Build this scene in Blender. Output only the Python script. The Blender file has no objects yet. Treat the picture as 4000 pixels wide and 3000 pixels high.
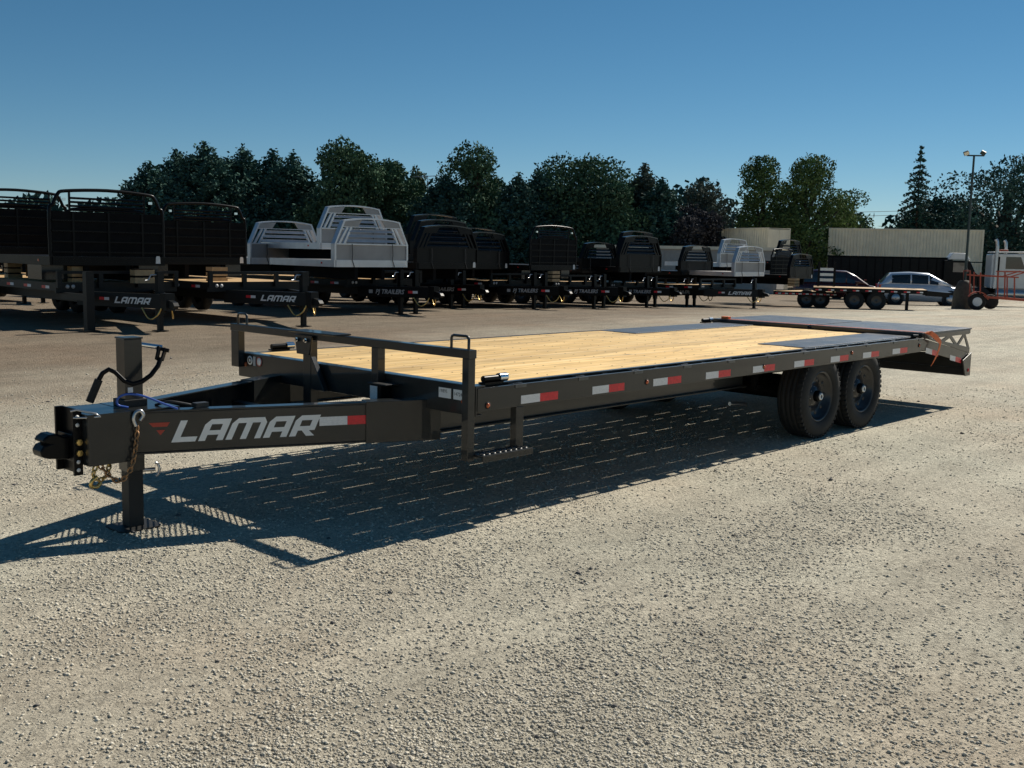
import bpy, bmesh, math, random
import numpy as np
from mathutils import Vector, Matrix
random.seed(7); rng = np.random.default_rng(7)
R = math.radians
scene = bpy.context.scene
C = scene.collection

# ------------------------------------------------------------------ camera
CAM = np.array([-4.3816, -4.4386, 1.6482]); F = 4109.2; YAW, PIT, ROL = .8135, -.1261, .0201
_f = np.array([math.sin(YAW)*math.cos(PIT), math.cos(YAW)*math.cos(PIT), math.sin(PIT)])
_r = np.array([math.cos(YAW), -math.sin(YAW), 0.]); _u = np.cross(_r, _f)
_r, _u = _r*math.cos(ROL)+_u*math.sin(ROL), -_r*math.sin(ROL)+_u*math.cos(ROL)
cd = bpy.data.cameras.new('camera'); cam = bpy.data.objects.new('camera', cd); C.objects.link(cam)
cd.sensor_width = 36; cd.lens = 36*F/4000; cd.clip_end = 6000; cd.clip_start = .05
cam.matrix_world = Matrix(((_r[0], _u[0], -_f[0], CAM[0]), (_r[1], _u[1], -_f[1], CAM[1]), (_r[2], _u[2], -_f[2], CAM[2]), (0, 0, 0, 1)))
scene.camera = cam
# ------------------------------------------------------------------ sky, sun, exposure
SUN = Vector((1.2186, .0256, 1.06)).normalized()
EL = math.asin(SUN.z); AZ = math.atan2(SUN.x, SUN.y)
w = bpy.data.worlds.new('World'); scene.world = w; w.use_nodes = True
nt = w.node_tree; bg = nt.nodes['Background']; sk = nt.nodes.new('ShaderNodeTexSky')
sk.sky_type = 'NISHITA'; sk.sun_disc = False; sk.sun_elevation = EL; sk.sun_rotation = AZ
sk.air_density = 1.5; sk.dust_density = .0; sk.ozone_density = 3.0; sk.altitude = 6000
hs = nt.nodes.new('ShaderNodeHueSaturation'); hs.inputs['Saturation'].default_value = 1.2; hs.inputs['Hue'].default_value = .486
nt.links.new(sk.outputs[0], hs.inputs['Color']); nt.links.new(hs.outputs[0], bg.inputs[0]); bg.inputs[1].default_value = .057
sd = bpy.data.lights.new('sun', 'SUN'); sd.energy = 5.0; sd.angle = R(.53); sd.color = (1, .93, .82)
so = bpy.data.objects.new('sun', sd); C.objects.link(so); so.location = SUN*60
so.rotation_euler = (-SUN).to_track_quat('-Z', 'Y').to_euler()
vs = scene.view_settings; vs.view_transform = 'Standard'; vs.look = 'None'; vs.exposure = .16; vs.gamma = 1
scene.render.engine = 'CYCLES'

# ------------------------------------------------------------------ placing helpers
FW = np.array([math.sin(YAW), math.cos(YAW)])
def gz(x, y):                       # the yard falls away gently beyond the near lot
    s = (x-CAM[0])*FW[0] + (y-CAM[1])*FW[1]
    t = np.clip(s-24, 0, 52); q = np.where(t < 8, t*t/16, t-4)
    return -.0285*q
def at(px, s, z=None):              # ground point in the direction of photo column px, s metres ahead
    v = _f*F + _r*(px-2000) + _u*(1500-1010)
    k = s/(v[0]*FW[0]+v[1]*FW[1]); x, y = CAM[0]+v[0]*k, CAM[1]+v[1]*k
    return Vector((x, y, float(gz(x, y)) if z is None else z))
def zat(p, py, px=2000):            # height of photo row py above a plan point
    s = (p[0]-CAM[0])*FW[0] + (p[1]-CAM[1])*FW[1]
    v = _f*F + _r*(px-2000) + _u*(1500-py)
    return CAM[2] + v[2]*s/(v[0]*FW[0]+v[1]*FW[1])

# ------------------------------------------------------------------ materials
def mat(name, col, rough=.5, metal=0, var=.12, scale=4, bump=0, bscale=80, spec=.5, coat=0, island=False, emit=0, alpha=None, trans=0, rvar=0, stretch=None):
    m = bpy.data.materials.new(name); m.use_nodes = True; t = m.node_tree; n, l = t.nodes, t.links
    b = n['Principled BSDF']; b.inputs['Roughness'].default_value = rough; b.inputs['Metallic'].default_value = metal
    b.inputs['Specular IOR Level'].default_value = spec; b.inputs['Coat Weight'].default_value = coat
    if trans: b.inputs['Transmission Weight'].default_value = trans
    tc = n.new('ShaderNodeTexCoord'); vec = tc.outputs['Object']
    if stretch:
        mp = n.new('ShaderNodeMapping'); mp.inputs['Scale'].default_value = stretch; l.new(vec, mp.inputs[0]); vec = mp.outputs[0]
    no = n.new('ShaderNodeTexNoise'); no.inputs['Scale'].default_value = scale; no.inputs['Detail'].default_value = 6; l.new(vec, no.inputs[0])
    cr = n.new('ShaderNodeValToRGB'); e = cr.color_ramp.elements
    e[0].position = .3; e[1].position = .7
    e[0].color = tuple(max(0, c*(1-var)) for c in col)+(1,); e[1].color = tuple(min(1, c*(1+var)) for c in col)+(1,)
    l.new(no.outputs[0], cr.inputs[0]); out = cr.outputs[0]
    if island:
        ge = n.new('ShaderNodeNewGeometry'); mx = n.new('ShaderNodeMix'); mx.data_type = 'RGBA'; mx.blend_type = 'MULTIPLY'
        mx.inputs[0].default_value = 1; rp = n.new('ShaderNodeMapRange'); rp.inputs[3].default_value = 1-island; rp.inputs[4].default_value = 1+island
        l.new(ge.outputs['Random Per Island'], rp.inputs[0]); l.new(out, mx.inputs[6]); l.new(rp.outputs[0], mx.inputs[7]); out = mx.outputs[2]
    l.new(out, b.inputs['Base Color'])
    if rvar:
        rr = n.new('ShaderNodeMapRange'); rr.inputs[3].default_value = max(.02, rough-rvar); rr.inputs[4].default_value = rough+rvar
        n2 = n.new('ShaderNodeTexNoise'); n2.inputs['Scale'].default_value = 9; n2.inputs['Detail'].default_value = 5; l.new(tc.outputs['Object'], n2.inputs[0])
        l.new(n2.outputs[0], rr.inputs[0]); l.new(rr.outputs[0], b.inputs['Roughness'])
    if bump:
        n3 = n.new('ShaderNodeTexNoise'); n3.inputs['Scale'].default_value = bscale; n3.inputs['Detail'].default_value = 4; l.new(vec, n3.inputs[0])
        bu = n.new('ShaderNodeBump'); bu.inputs['Strength'].default_value = bump; bu.inputs['Distance'].default_value = .01
        l.new(n3.outputs[0], bu.inputs['Height']); l.new(bu.outputs[0], b.inputs['Normal'])
    if emit:
        b.inputs['Emission Strength'].default_value = emit; l.new(out, b.inputs['Emission Color'])
    return m

M = {}
M['char'] = mat('charcoal_paint', (.0175, .0195, .0195), .33, var=.2, scale=2.2, bump=.05, bscale=40, rvar=.1, spec=.28, coat=.5)
M['charlip'] = mat('worn_lip', (.11, .11, .105), .4, .3, var=.2, scale=20)
M['charbg'] = mat('charcoal_far', (.013, .014, .014), .4, var=.2, scale=3, spec=.22)
M['blackg'] = mat('black_gloss', (.008, .008, .009), .24, var=.2, spec=.6)
M['charflat'] = mat('charcoal_dusty', (.022, .022, .021), .55, var=.2, scale=6, bump=.1, spec=.35)
M['blackp'] = mat('black_paint', (.005, .0053, .006), .32, var=.3, scale=3, rvar=.08, spec=.14)
M['blackd'] = mat('black_dusty', (.006, .006, .0065), .6, var=.3, scale=5, spec=.08)
M['rubber'] = mat('tyre_rubber', (.0125, .0125, .012), .8, var=.3, scale=14, bump=.15, bscale=120)
M['rim'] = mat('black_rim', (.02, .021, .024), .28, var=.2, scale=6)
M['chrome'] = mat('chrome', (.78, .78, .78), .12, 1, var=.06)
M['zinc'] = mat('zinc', (.5, .5, .5), .32, .9, var=.15, scale=20)
M['alu'] = mat('brushed_aluminium', (.58, .59, .61), .36, .6, var=.12, scale=3, bump=.05, bscale=90, rvar=.06)
M['alus'] = mat('aluminium_skirt', (.72, .72, .71), .4, .25, var=.06)
M['alug'] = mat('aluminium_sheet', (.33, .32, .31), .5, .35, var=.12, scale=2, bump=.04)
M['white'] = mat('white_paint', (.75, .75, .73), .4, var=.06, scale=4)
M['decal'] = mat('decal_white', (.8, .8, .78), .45, var=.06, scale=8)
M['decaldim'] = mat('decal_grey', (.42, .42, .42), .45, var=.12, scale=8)
M['tapew'] = mat('tape_white', (.74, .74, .74), .3, var=.1, scale=60, stretch=(1, 1, 3))
M['taper'] = mat('tape_red', (.72, .018, .03), .3, var=.14, scale=60)
M['amber'] = mat('amber_lens', (.5, .09, .01), .15, var=.1, coat=.5)
M['redlens'] = mat('red_lens', (.5, .02, .015), .15, var=.1, coat=.5)
M['orange'] = mat('orange_strap', (.85, .17, .03), .6, var=.12, scale=30, bump=.2, bscale=300)
M['blue'] = mat('blue_cable', (.03, .1, .42), .35, var=.1)
M['gold'] = mat('yellow_zinc', (.62, .44, .16), .3, .85, var=.2, scale=30)
M['rust'] = mat('rusty_chain', (.35, .2, .1), .5, .6, var=.3, scale=40)
M['logored'] = mat('logo_red', (.42, .04, .02), .4, var=.06)
M['print'] = mat('print_black', (.03, .03, .03), .5, var=.05)
M['tan'] = mat('container_tan', (.82, .74, .56), .55, var=.1, scale=1.2, bump=.05)
M['glass'] = mat('dark_glass', (.015, .018, .02), .06, var=.1, spec=.8)
M['glassb'] = mat('windscreen_glass', (.08, .13, .14), .05, var=.1, spec=.8)
M['carsilver'] = mat('car_silver_blue', (.62, .66, .72), .25, .3, var=.04, coat=.6)
M['carmaroon'] = mat('car_maroon', (.05, .008, .012), .25, .1, var=.1, coat=.7)
M['truckwhite'] = mat('truck_white', (.62, .62, .6), .35, var=.06, coat=.3)
M['orangep'] = mat('orange_paint', (.36, .06, .025), .45, var=.15, scale=5)
M['conc'] = mat('concrete', (.075, .066, .05), .85, var=.25, scale=7, bump=.3, bscale=30)
M['galv'] = mat('pole_paint', (.03, .05, .05), .5, .2, var=.15)
M['crate'] = mat('crate_wood', (.4, .28, .15), .7, var=.2, scale=10, stretch=(1, 8, 1))
M['farwood'] = mat('deck_wood', (.55, .36, .17), .65, var=.18, scale=3, stretch=(.6, 9, 1))
M['bark'] = mat('bark', (.05, .04, .03), .9, var=.3, scale=3, bump=.3, bscale=12)
def leafm(name, col, isl=.38):
    return mat(name, col, .85, var=.35, scale=.35, island=isl, spec=.08)
M['leaf_dark'] = leafm('leaf_dark', (.046, .095, .078)); M['leaf_mid'] = leafm('leaf_mid', (.064, .12, .07))
M['leaf_spruce'] = leafm('leaf_spruce', (.046, .10, .082)); M['leaf_yel'] = leafm('leaf_yellow_green', (.095, .15, .055))
M['leaf_grey'] = leafm('leaf_grey', (.085, .105, .085)); M['leaf_plum'] = leafm('leaf_plum', (.045, .045, .05)); M['leaf_light'] = leafm('leaf_light', (.12, .15, .09))

def wood_mat():
    m = bpy.data.materials.new('pine_plank'); m.use_nodes = True; t = m.node_tree; n, l = t.nodes, t.links
    b = n['Principled BSDF']; b.inputs['Roughness'].default_value = .62; b.inputs['Specular IOR Level'].default_value = .3
    tc = n.new('ShaderNodeTexCoord'); oi = n.new('ShaderNodeObjectInfo')
    ad = n.new('ShaderNodeVectorMath'); ad.operation = 'ADD'; cx = n.new('ShaderNodeCombineXYZ')
    ml = n.new('ShaderNodeMath'); ml.operation = 'MULTIPLY'; ml.inputs[1].default_value = 37; l.new(oi.outputs['Random'], ml.inputs[0]); l.new(ml.outputs[0], cx.inputs[0]); l.new(ml.outputs[0], cx.inputs[2])
    l.new(tc.outputs['Object'], ad.inputs[0]); l.new(cx.outputs[0], ad.inputs[1])
    mp = n.new('ShaderNodeMapping'); mp.inputs['Scale'].default_value = (1.1, 22, 22); l.new(ad.outputs[0], mp.inputs[0])
    no = n.new('ShaderNodeTexNoise'); no.inputs['Scale'].default_value = 1.3; no.inputs['Detail'].default_value = 7; no.inputs['Distortion'].default_value = .6; l.new(mp.outputs[0], no.inputs[0])
    cr = n.new('ShaderNodeValToRGB'); e = cr.color_ramp.elements; e[0].position = .28; e[1].position = .74
    e[0].color = (.60, .375, .13, 1); e[1].color = (.9, .655, .31, 1)
    k = e.new(.5); k.color = (.80, .54, .22, 1)
    l.new(no.outputs[0], cr.inputs[0])
    # knots
    mp2 = n.new('ShaderNodeMapping'); mp2.inputs['Scale'].default_value = (1.0, 3.2, 1); l.new(ad.outputs[0], mp2.inputs[0])
    vo = n.new('ShaderNodeTexVoronoi'); vo.inputs['Scale'].default_value = 1.9; l.new(mp2.outputs[0], vo.inputs[0])
    kr = n.new('ShaderNodeValToRGB'); ke = kr.color_ramp.elements; ke[0].position = .03; ke[1].position = .14; ke[0].color = (.32, .32, .32, 1); ke[1].color = (1, 1, 1, 1)
    l.new(vo.outputs['Distance'], kr.inputs[0])
    # long dark streaks and stains
    mp3 = n.new('ShaderNodeMapping'); mp3.inputs['Scale'].default_value = (.8, 7, 1); l.new(ad.outputs[0], mp3.inputs[0])
    n3 = n.new('ShaderNodeTexNoise'); n3.inputs['Scale'].default_value = 2.2; n3.inputs['Detail'].default_value = 3; l.new(mp3.outputs[0], n3.inputs[0])
    sr = n.new('ShaderNodeMapRange'); sr.inputs[1].default_value = .35; sr.inputs[2].default_value = .55; sr.inputs[3].default_value = .78; sr.inputs[4].default_value = 1.06; l.new(n3.outputs[0], sr.inputs[0])
    m1 = n.new('ShaderNodeMix'); m1.data_type = 'RGBA'; m1.blend_type = 'MULTIPLY'; m1.inputs[0].default_value = 1; l.new(cr.outputs[0], m1.inputs[6]); l.new(kr.outputs[0], m1.inputs[7])
    m2 = n.new('ShaderNodeMix'); m2.data_type = 'RGBA'; m2.blend_type = 'MULTIPLY'; m2.inputs[0].default_value = 1; l.new(m1.outputs[2], m2.inputs[6]); l.new(sr.outputs[0], m2.inputs[7])
    tr = n.new('ShaderNodeMapRange'); tr.inputs[3].default_value = .80; tr.inputs[4].default_value = 1.1; l.new(oi.outputs['Random'], tr.inputs[0])
    m3 = n.new('ShaderNodeMix'); m3.data_type = 'RGBA'; m3.blend_type = 'MULTIPLY'; m3.inputs[0].default_value = 1; l.new(m2.outputs[2], m3.inputs[6]); l.new(tr.outputs[0], m3.inputs[7])
    l.new(m3.outputs[2], b.inputs['Base Color'])
    bu = n.new('ShaderNodeBump'); bu.inputs['Strength'].default_value = .25; bu.inputs['Distance'].default_value = .004; l.new(no.outputs[0], bu.inputs['Height']); l.new(bu.outputs[0], b.inputs['Normal'])
    return m
M['wood'] = wood_mat()

def tread_mat():
    m = bpy.data.materials.new('diamond_plate'); m.use_nodes = True; t = m.node_tree; n, l = t.nodes, t.links
    b = n['Principled BSDF']; b.inputs['Roughness'].default_value = .3; b.inputs['Base Color'].default_value = (.10, .108, .12, 1); b.inputs['Specular IOR Level'].default_value = .6
    tc = n.new('ShaderNodeTexCoord'); h = []
    for ang, off in ((45, 0), (-45, .5)):
        mp = n.new('ShaderNodeMapping'); mp.inputs['Rotation'].default_value = (0, 0, R(ang)); mp.inputs['Scale'].default_value = (26, 11, 1); mp.inputs['Location'].default_value = (off, off, 0)
        l.new(tc.outputs['Object'], mp.inputs[0]); v = n.new('ShaderNodeTexVoronoi'); v.voronoi_dimensions = '2D'; v.inputs['Randomness'].default_value = 0; v.inputs['Scale'].default_value = 1.5
        l.new(mp.outputs[0], v.inputs[0]); r_ = n.new('ShaderNodeMapRange'); r_.inputs[1].default_value = .16; r_.inputs[2].default_value = .3; r_.inputs[3].default_value = 1; r_.inputs[4].default_value = 0
        l.new(v.outputs['Distance'], r_.inputs[0]); h.append(r_)
    mx = n.new('ShaderNodeMath'); mx.operation = 'MAXIMUM'; l.new(h[0].outputs[0], mx.inputs[0]); l.new(h[1].outputs[0], mx.inputs[1])
    bu = n.new('ShaderNodeBump'); bu.inputs['Strength'].default_value = .8; bu.inputs['Distance'].default_value = .003; l.new(mx.outputs[0], bu.inputs['Height']); l.new(bu.outputs[0], b.inputs['Normal'])
    no = n.new('ShaderNodeTexNoise'); no.inputs['Scale'].default_value = 5; l.new(tc.outputs['Object'], no.inputs[0]); rr = n.new('ShaderNodeMapRange'); rr.inputs[3].default_value = .2; rr.inputs[4].default_value = .5; l.new(no.outputs[0], rr.inputs[0]); l.new(rr.outputs[0], b.inputs['Roughness'])
    return m
M['tread'] = tread_mat()

def gravel_mat():
    m = bpy.data.materials.new('limestone_gravel'); m.use_nodes = True; t = m.node_tree; n, l = t.nodes, t.links
    b = n['Principled BSDF']; b.inputs['Roughness'].default_value = .9; b.inputs['Specular IOR Level'].default_value = .2
    tc = n.new('ShaderNodeTexCoord'); P = tc.outputs['Object']
    def noise(sc, det=6, rough=.6, vec=P):
        x = n.new('ShaderNodeTexNoise'); x.inputs['Scale'].default_value = sc; x.inputs['Detail'].default_value = det; x.inputs['Roughness'].default_value = rough; l.new(vec, x.inputs[0]); return x.outputs[0]
    def ramp(f, stops):
        c = n.new('ShaderNodeValToRGB'); e = c.color_ramp.elements
        while len(e) < len(stops): e.new(.5)
        for i, (p, col) in enumerate(stops): e[i].position = p; e[i].color = col+(1,) if len(col) == 3 else (col[0],)*3+(1,)
        l.new(f, c.inputs[0]); return c.outputs[0]
    def mul(a, c, fac=1):
        x = n.new('ShaderNodeMix'); x.data_type = 'RGBA'; x.blend_type = 'MULTIPLY'; x.inputs[0].default_value = fac; l.new(a, x.inputs[6]); l.new(c, x.inputs[7]); return x.outputs[2]
    base = ramp(noise(.32, 5), [(.32, (.575, .49, .37)), (.5, (.59, .54, .425)), (.68, (.595, .565, .45))])
    mp = n.new('ShaderNodeMapping'); mp.inputs['Rotation'].default_value = (0, 0, R(-22)); mp.inputs['Scale'].default_value = (.35, 2.2, 1); l.new(P, mp.inputs[0])
    tracks = ramp(noise(.8, 4, .55, mp.outputs[0]), [(.36, (.84,)), (.62, (1.05,))])
    patch = ramp(noise(2.1, 6, .65), [(.33, (.86,)), (.6, (1.04,))])
    grit = ramp(noise(26, 8, .75), [(.34, (.56,)), (.5, (.98,)), (.68, (1.14,))])
    col = mul(mul(mul(base, tracks), patch), grit)
    vo = n.new('ShaderNodeTexVoronoi'); vo.inputs['Scale'].default_value = 44; l.new(P, vo.inputs[0])
    vc = n.new('ShaderNodeSeparateColor'); l.new(vo.outputs['Color'], vc.inputs[0])
    stone = ramp(vc.outputs[0], [(0., (.72,)), (.14, (.86,)), (.5, (1.0,)), (1., (1.1,))]); col = mul(col, stone, .75)
    sx = n.new('ShaderNodeSeparateXYZ'); l.new(P, sx.inputs[0]); dm_ = n.new('ShaderNodeMath'); dm_.operation = 'MULTIPLY_ADD'; dm_.inputs[1].default_value = 5.0; l.new(noise(.22, 4), dm_.inputs[0]); l.new(sx.outputs[1], dm_.inputs[2])
    xr = n.new('ShaderNodeMath'); xr.operation = 'MULTIPLY_ADD'; xr.inputs[1].default_value = -.22; l.new(sx.outputs[0], xr.inputs[0]); l.new(dm_.outputs[0], xr.inputs[2])
    far = ramp(xr.outputs[0], [(0., (1, 1, 1)), (1., (.42, .365, .33))]); mr_ = n.new('ShaderNodeMapRange'); mr_.inputs[1].default_value = 6.5; mr_.inputs[2].default_value = 12.0; l.new(xr.outputs[0], mr_.inputs[0]); l.new(mr_.outputs[0], far.node.inputs[0])
    col = mul(col, far)                 # browner and darker towards the parked row
    l.new(col, b.inputs['Base Color'])
    vo2 = n.new('ShaderNodeTexVoronoi'); vo2.inputs['Scale'].default_value = 95; l.new(P, vo2.inputs[0])
    def bump(hgt, dist, st, prev=None, inv=False):
        x = n.new('ShaderNodeBump'); x.inputs['Strength'].default_value = st; x.inputs['Distance'].default_value = dist; x.invert = inv; l.new(hgt, x.inputs['Height'])
        if prev: l.new(prev, x.inputs['Normal'])
        return x.outputs[0]
    nb = bump(noise(3.2, 5), .05, .35); nb = bump(vo.outputs['Distance'], .013, .62, nb, True); nb = bump(vo2.outputs['Distance'], .008, .8, nb, True); nb = bump(noise(48, 8, .85), .012, .9, nb)
    l.new(nb, b.inputs['Normal'])
    return m
M['gravel'] = gravel_mat()
M['stone'] = mat('gravel_stone', (.55, .51, .42), .88, var=.15, scale=2.5, island=.28, spec=.2, bump=.3, bscale=220)
M['stoned'] = mat('dark_stone', (.16, .15, .14), .85, var=.25, scale=5, spec=.2, bump=.3, bscale=150)

# ------------------------------------------------------------------ mesh helpers
class MB:
    def __init__(s): s.v = []; s.f = []; s.sm = []
    def add(s, vs_, fs, smooth=False):
        o = len(s.v); s.v += [tuple(p) for p in vs_]; s.f += [tuple(i+o for i in f) for f in fs]; s.sm += [smooth]*len(fs); return s
    def box(s, a, b, mtx=None):
        x0, y0, z0 = a; x1, y1, z1 = b
        p = [(x0,y0,z0),(x1,y0,z0),(x1,y1,z0),(x0,y1,z0),(x0,y0,z1),(x1,y0,z1),(x1,y1,z1),(x0,y1,z1)]
        if mtx is not None: p = [mtx @ Vector(q) for q in p]
        return s.add(p, [(3,2,1,0),(4,5,6,7),(0,1,5,4),(1,2,6,5),(2,3,7,6),(3,0,4,7)])
    def bar(s, p, q, w, h, up=(0,0,1)):     # rectangular bar from p to q, w across, h along up
        p, q = Vector(p), Vector(q); d = (q-p).normalized(); a = d.cross(Vector(up))
        if a.length < 1e-4: a = d.cross(Vector((1,0,0)))
        a.normalize(); u = a.cross(d); a *= w/2; u *= h/2
        return s.add([p-a-u,p+a-u,p+a+u,p-a+u,q-a-u,q+a-u,q+a+u,q-a+u], [(0,1,2,3),(7,6,5,4),(4,5,1,0),(5,6,2,1),(6,7,3,2),(7,4,0,3)])
    def tube(s, pts, r, n=8, cap=True, closed=False):
        pts = [Vector(p) for p in pts]; k = len(pts); rs = r if isinstance(r, (list, tuple)) else [r]*k
        vs_, prev = [], None
        for i, p in enumerate(pts):
            if closed: d = pts[(i+1) % k]-pts[i-1]
            else: d = pts[min(i+1, k-1)]-pts[max(i-1, 0)]
            d.normalize()
            a = (prev - d*prev.dot(d)) if prev is not None else d.cross(Vector((0,0,1)))
            if a.length < 1e-3: a = d.cross(Vector((1,.1,0)))
            a.normalize(); prev = a; b = d.cross(a)
            vs_ += [p + (a*math.cos(2*math.pi*j/n) + b*math.sin(2*math.pi*j/n))*rs[i] for j in range(n)]
        fs = []
        for i in range(k if closed else k-1):
            i2 = (i+1) % k
            fs += [(i*n+j, i*n+(j+1) % n, i2*n+(j+1) % n, i2*n+j) for j in range(n)]
        s.add(vs_, fs, True)
        if cap and not closed: s.add(vs_[:n], [tuple(range(n-1,-1,-1))]); s.add(vs_[-n:], [tuple(range(n))])
        return s
    def lathe(s, prof, o, axis='y', n=28, smooth=True):   # prof (r, t) turned round axis through o
        o = Vector(o); vs_ = []
        for r, t in prof:
            for j in range(n):
                c, q = r*math.cos(2*math.pi*j/n), r*math.sin(2*math.pi*j/n)
                vs_.append(o+Vector((c, t, q) if axis == 'y' else (t, c, q) if axis == 'x' else (c, q, t)))
        k = len(prof)
        return s.add(vs_, [(i*n+j, i*n+(j+1) % n, (i+1)*n+(j+1) % n, (i+1)*n+j) for i in range(k-1) for j in range(n)], smooth)
    def prism(s, poly, t, fn):             # poly (u, v) thickened along w from t[0] to t[1]; fn maps (u, v, w) to a point
        n = len(poly); vs_ = [fn(u, v, t[0]) for u, v in poly]+[fn(u, v, t[1]) for u, v in poly]
        return s.add(vs_, [tuple(range(n-1,-1,-1)), tuple(range(n, 2*n))]+[(i, (i+1) % n, n+(i+1) % n, n+i) for i in range(n)])
    def mesh(s, name):
        me = bpy.data.meshes.new(name); me.from_pydata([tuple(v) for v in s.v], [], s.f)
        if any(s.sm): me.polygons.foreach_set('use_smooth', s.sm)
        me.update(); bm = bmesh.new(); bm.from_mesh(me); bmesh.ops.recalc_face_normals(bm, faces=bm.faces); bm.to_mesh(me); bm.free()
        return me
def ob(name, mb, m, parent=None, bevel=0, loc=None):
    me = mb.mesh(name) if isinstance(mb, MB) else mb
    if not me.materials: me.materials.append(M[m] if isinstance(m, str) else m)
    o = bpy.data.objects.new(name, me); C.objects.link(o)
    if parent is not None: o.parent = parent
    if loc is not None: o.location = loc
    if bevel:
        b = o.modifiers.new('bevel', 'BEVEL'); b.width = bevel; b.segments = 2; b.limit_method = 'ANGLE'; b.angle_limit = R(40)
    return o
def tag(o, label=None, cat=None, group=None, kind=None):
    for k, v in (('label', label), ('category', cat), ('group', group), ('kind', kind)):
        if v: o[k] = v
    return o
def thing(name, label, cat, loc=(0,0,0), rz=0, group=None):
    o = bpy.data.objects.new(name, None); C.objects.link(o); o.location = loc; o.rotation_euler = (0,0,rz); o.empty_display_size = .3
    return tag(o, label, cat, group)
def copy_tree(o, parent=None):
    c = o.copy(); C.objects.link(c); c.parent = parent
    for ch in list(o.children): copy_tree(ch, c)
    return c
def place(proto, used, label, loc, rz, group=None):
    o = copy_tree(proto) if used else proto
    o.location = loc; o.rotation_euler = (0,0,rz); return tag(o, label, group=group)

# lettering built as flat cut vinyl
def rect(a, b, c, d): return [(a,b),(c,b),(c,d),(a,d)]
LET = {'L': (.86, [rect(0,0,.25,1), rect(.25,0,.86,.23)]),
 'A': (.9, [rect(0,0,.25,.76), [(0,.76),(.16,1),(.9,1),(.9,.76)], rect(.65,0,.9,.76), rect(.25,.27,.65,.48)]),
 'M': (1.3, [rect(0,0,.23,.76), [(0,.76),(.16,1),(1.14,1),(1.3,.76)], rect(.535,0,.765,.76), rect(1.07,0,1.3,.76)]),
 'R': (.9, [rect(0,0,.25,.76), [(0,.76),(.16,1),(.9,1),(.9,.76)], rect(.65,.48,.9,.76), rect(.25,.27,.9,.48), [(.4,.27),(.68,.27),(.98,0),(.66,0)]])}
def vinyl(mb, word, o, ud, vd, h, shear=.32, wide=1.0, gap=.14):
    o, ud, vd = Vector(o), Vector(ud), Vector(vd); x = 0
    for ch in word:
        wd, polys = LET[ch]
        for p in polys: mb.add([o+ud*((x+u+shear*v)*h*wide)+vd*(v*h) for u, v in p], [tuple(range(len(p)))])
        x += wd+gap
    return x*h*wide
def text_mesh(txt, h, shear=0, bold=0):
    cu = bpy.data.curves.new('lettering', 'FONT'); cu.body = txt; cu.size = h; cu.shear = shear; cu.offset = bold; cu.resolution_u = 2
    t = bpy.data.objects.new('lettering', cu); C.objects.link(t); dg = bpy.context.evaluated_depsgraph_get()
    me = bpy.data.meshes.new_from_object(t.evaluated_get(dg)); bpy.data.objects.remove(t); bpy.data.curves.remove(cu); me.materials.clear(); return me
def text_on(name, txt, h, o, ud, vd, m, parent, shear=0, bold=0):
    me = text_mesh(txt, h, shear, bold); o, ud, vd = Vector(o), Vector(ud).normalized(), Vector(vd).normalized(); nd = ud.cross(vd)
    me.transform(Matrix((( ud.x, vd.x, nd.x, o.x), (ud.y, vd.y, nd.y, o.y), (ud.z, vd.z, nd.z, o.z), (0,0,0,1))))
    return ob(name, me, m, parent)

# ------------------------------------------------------------------ ground
def np_mesh(name, V, Fq, smooth=False):
    me = bpy.data.meshes.new(name); k = Fq.shape[1]; nF = len(Fq)
    me.vertices.add(len(V)); me.vertices.foreach_set('co', V.astype(np.float32).ravel())
    me.loops.add(nF*k); me.loops.foreach_set('vertex_index', Fq.astype(np.int32).ravel())
    me.polygons.add(nF); me.polygons.foreach_set('loop_start', np.arange(0, nF*k, k, dtype=np.int32)); me.polygons.foreach_set('loop_total', np.full(nF, k, dtype=np.int32))
    if smooth: me.polygons.foreach_set('use_smooth', np.ones(nF, dtype=bool))
    me.update(calc_edges=True); return me
def ground():
    rad = np.concatenate([[.01], np.geomspace(.6, 3000, 110)]); na = 160; a = np.linspace(0, 2*np.pi, na, endpoint=False)
    X = CAM[0]+rad[:, None]*np.cos(a); Y = CAM[1]+rad[:, None]*np.sin(a); Z = gz(X, Y)
    V = np.stack([X, Y, Z], -1).reshape(-1, 3); i, j = np.meshgrid(np.arange(len(rad)-1), np.arange(na), indexing='ij'); j2 = (j+1) % na
    return ob('ground', np_mesh('ground', V, np.stack([i*na+j, (i+1)*na+j, (i+1)*na+j2, i*na+j2], -1).reshape(-1, 4), True), 'gravel')
tag(ground(), 'pale limestone gravel yard stretching to the tree line', 'ground', kind='structure')

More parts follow.
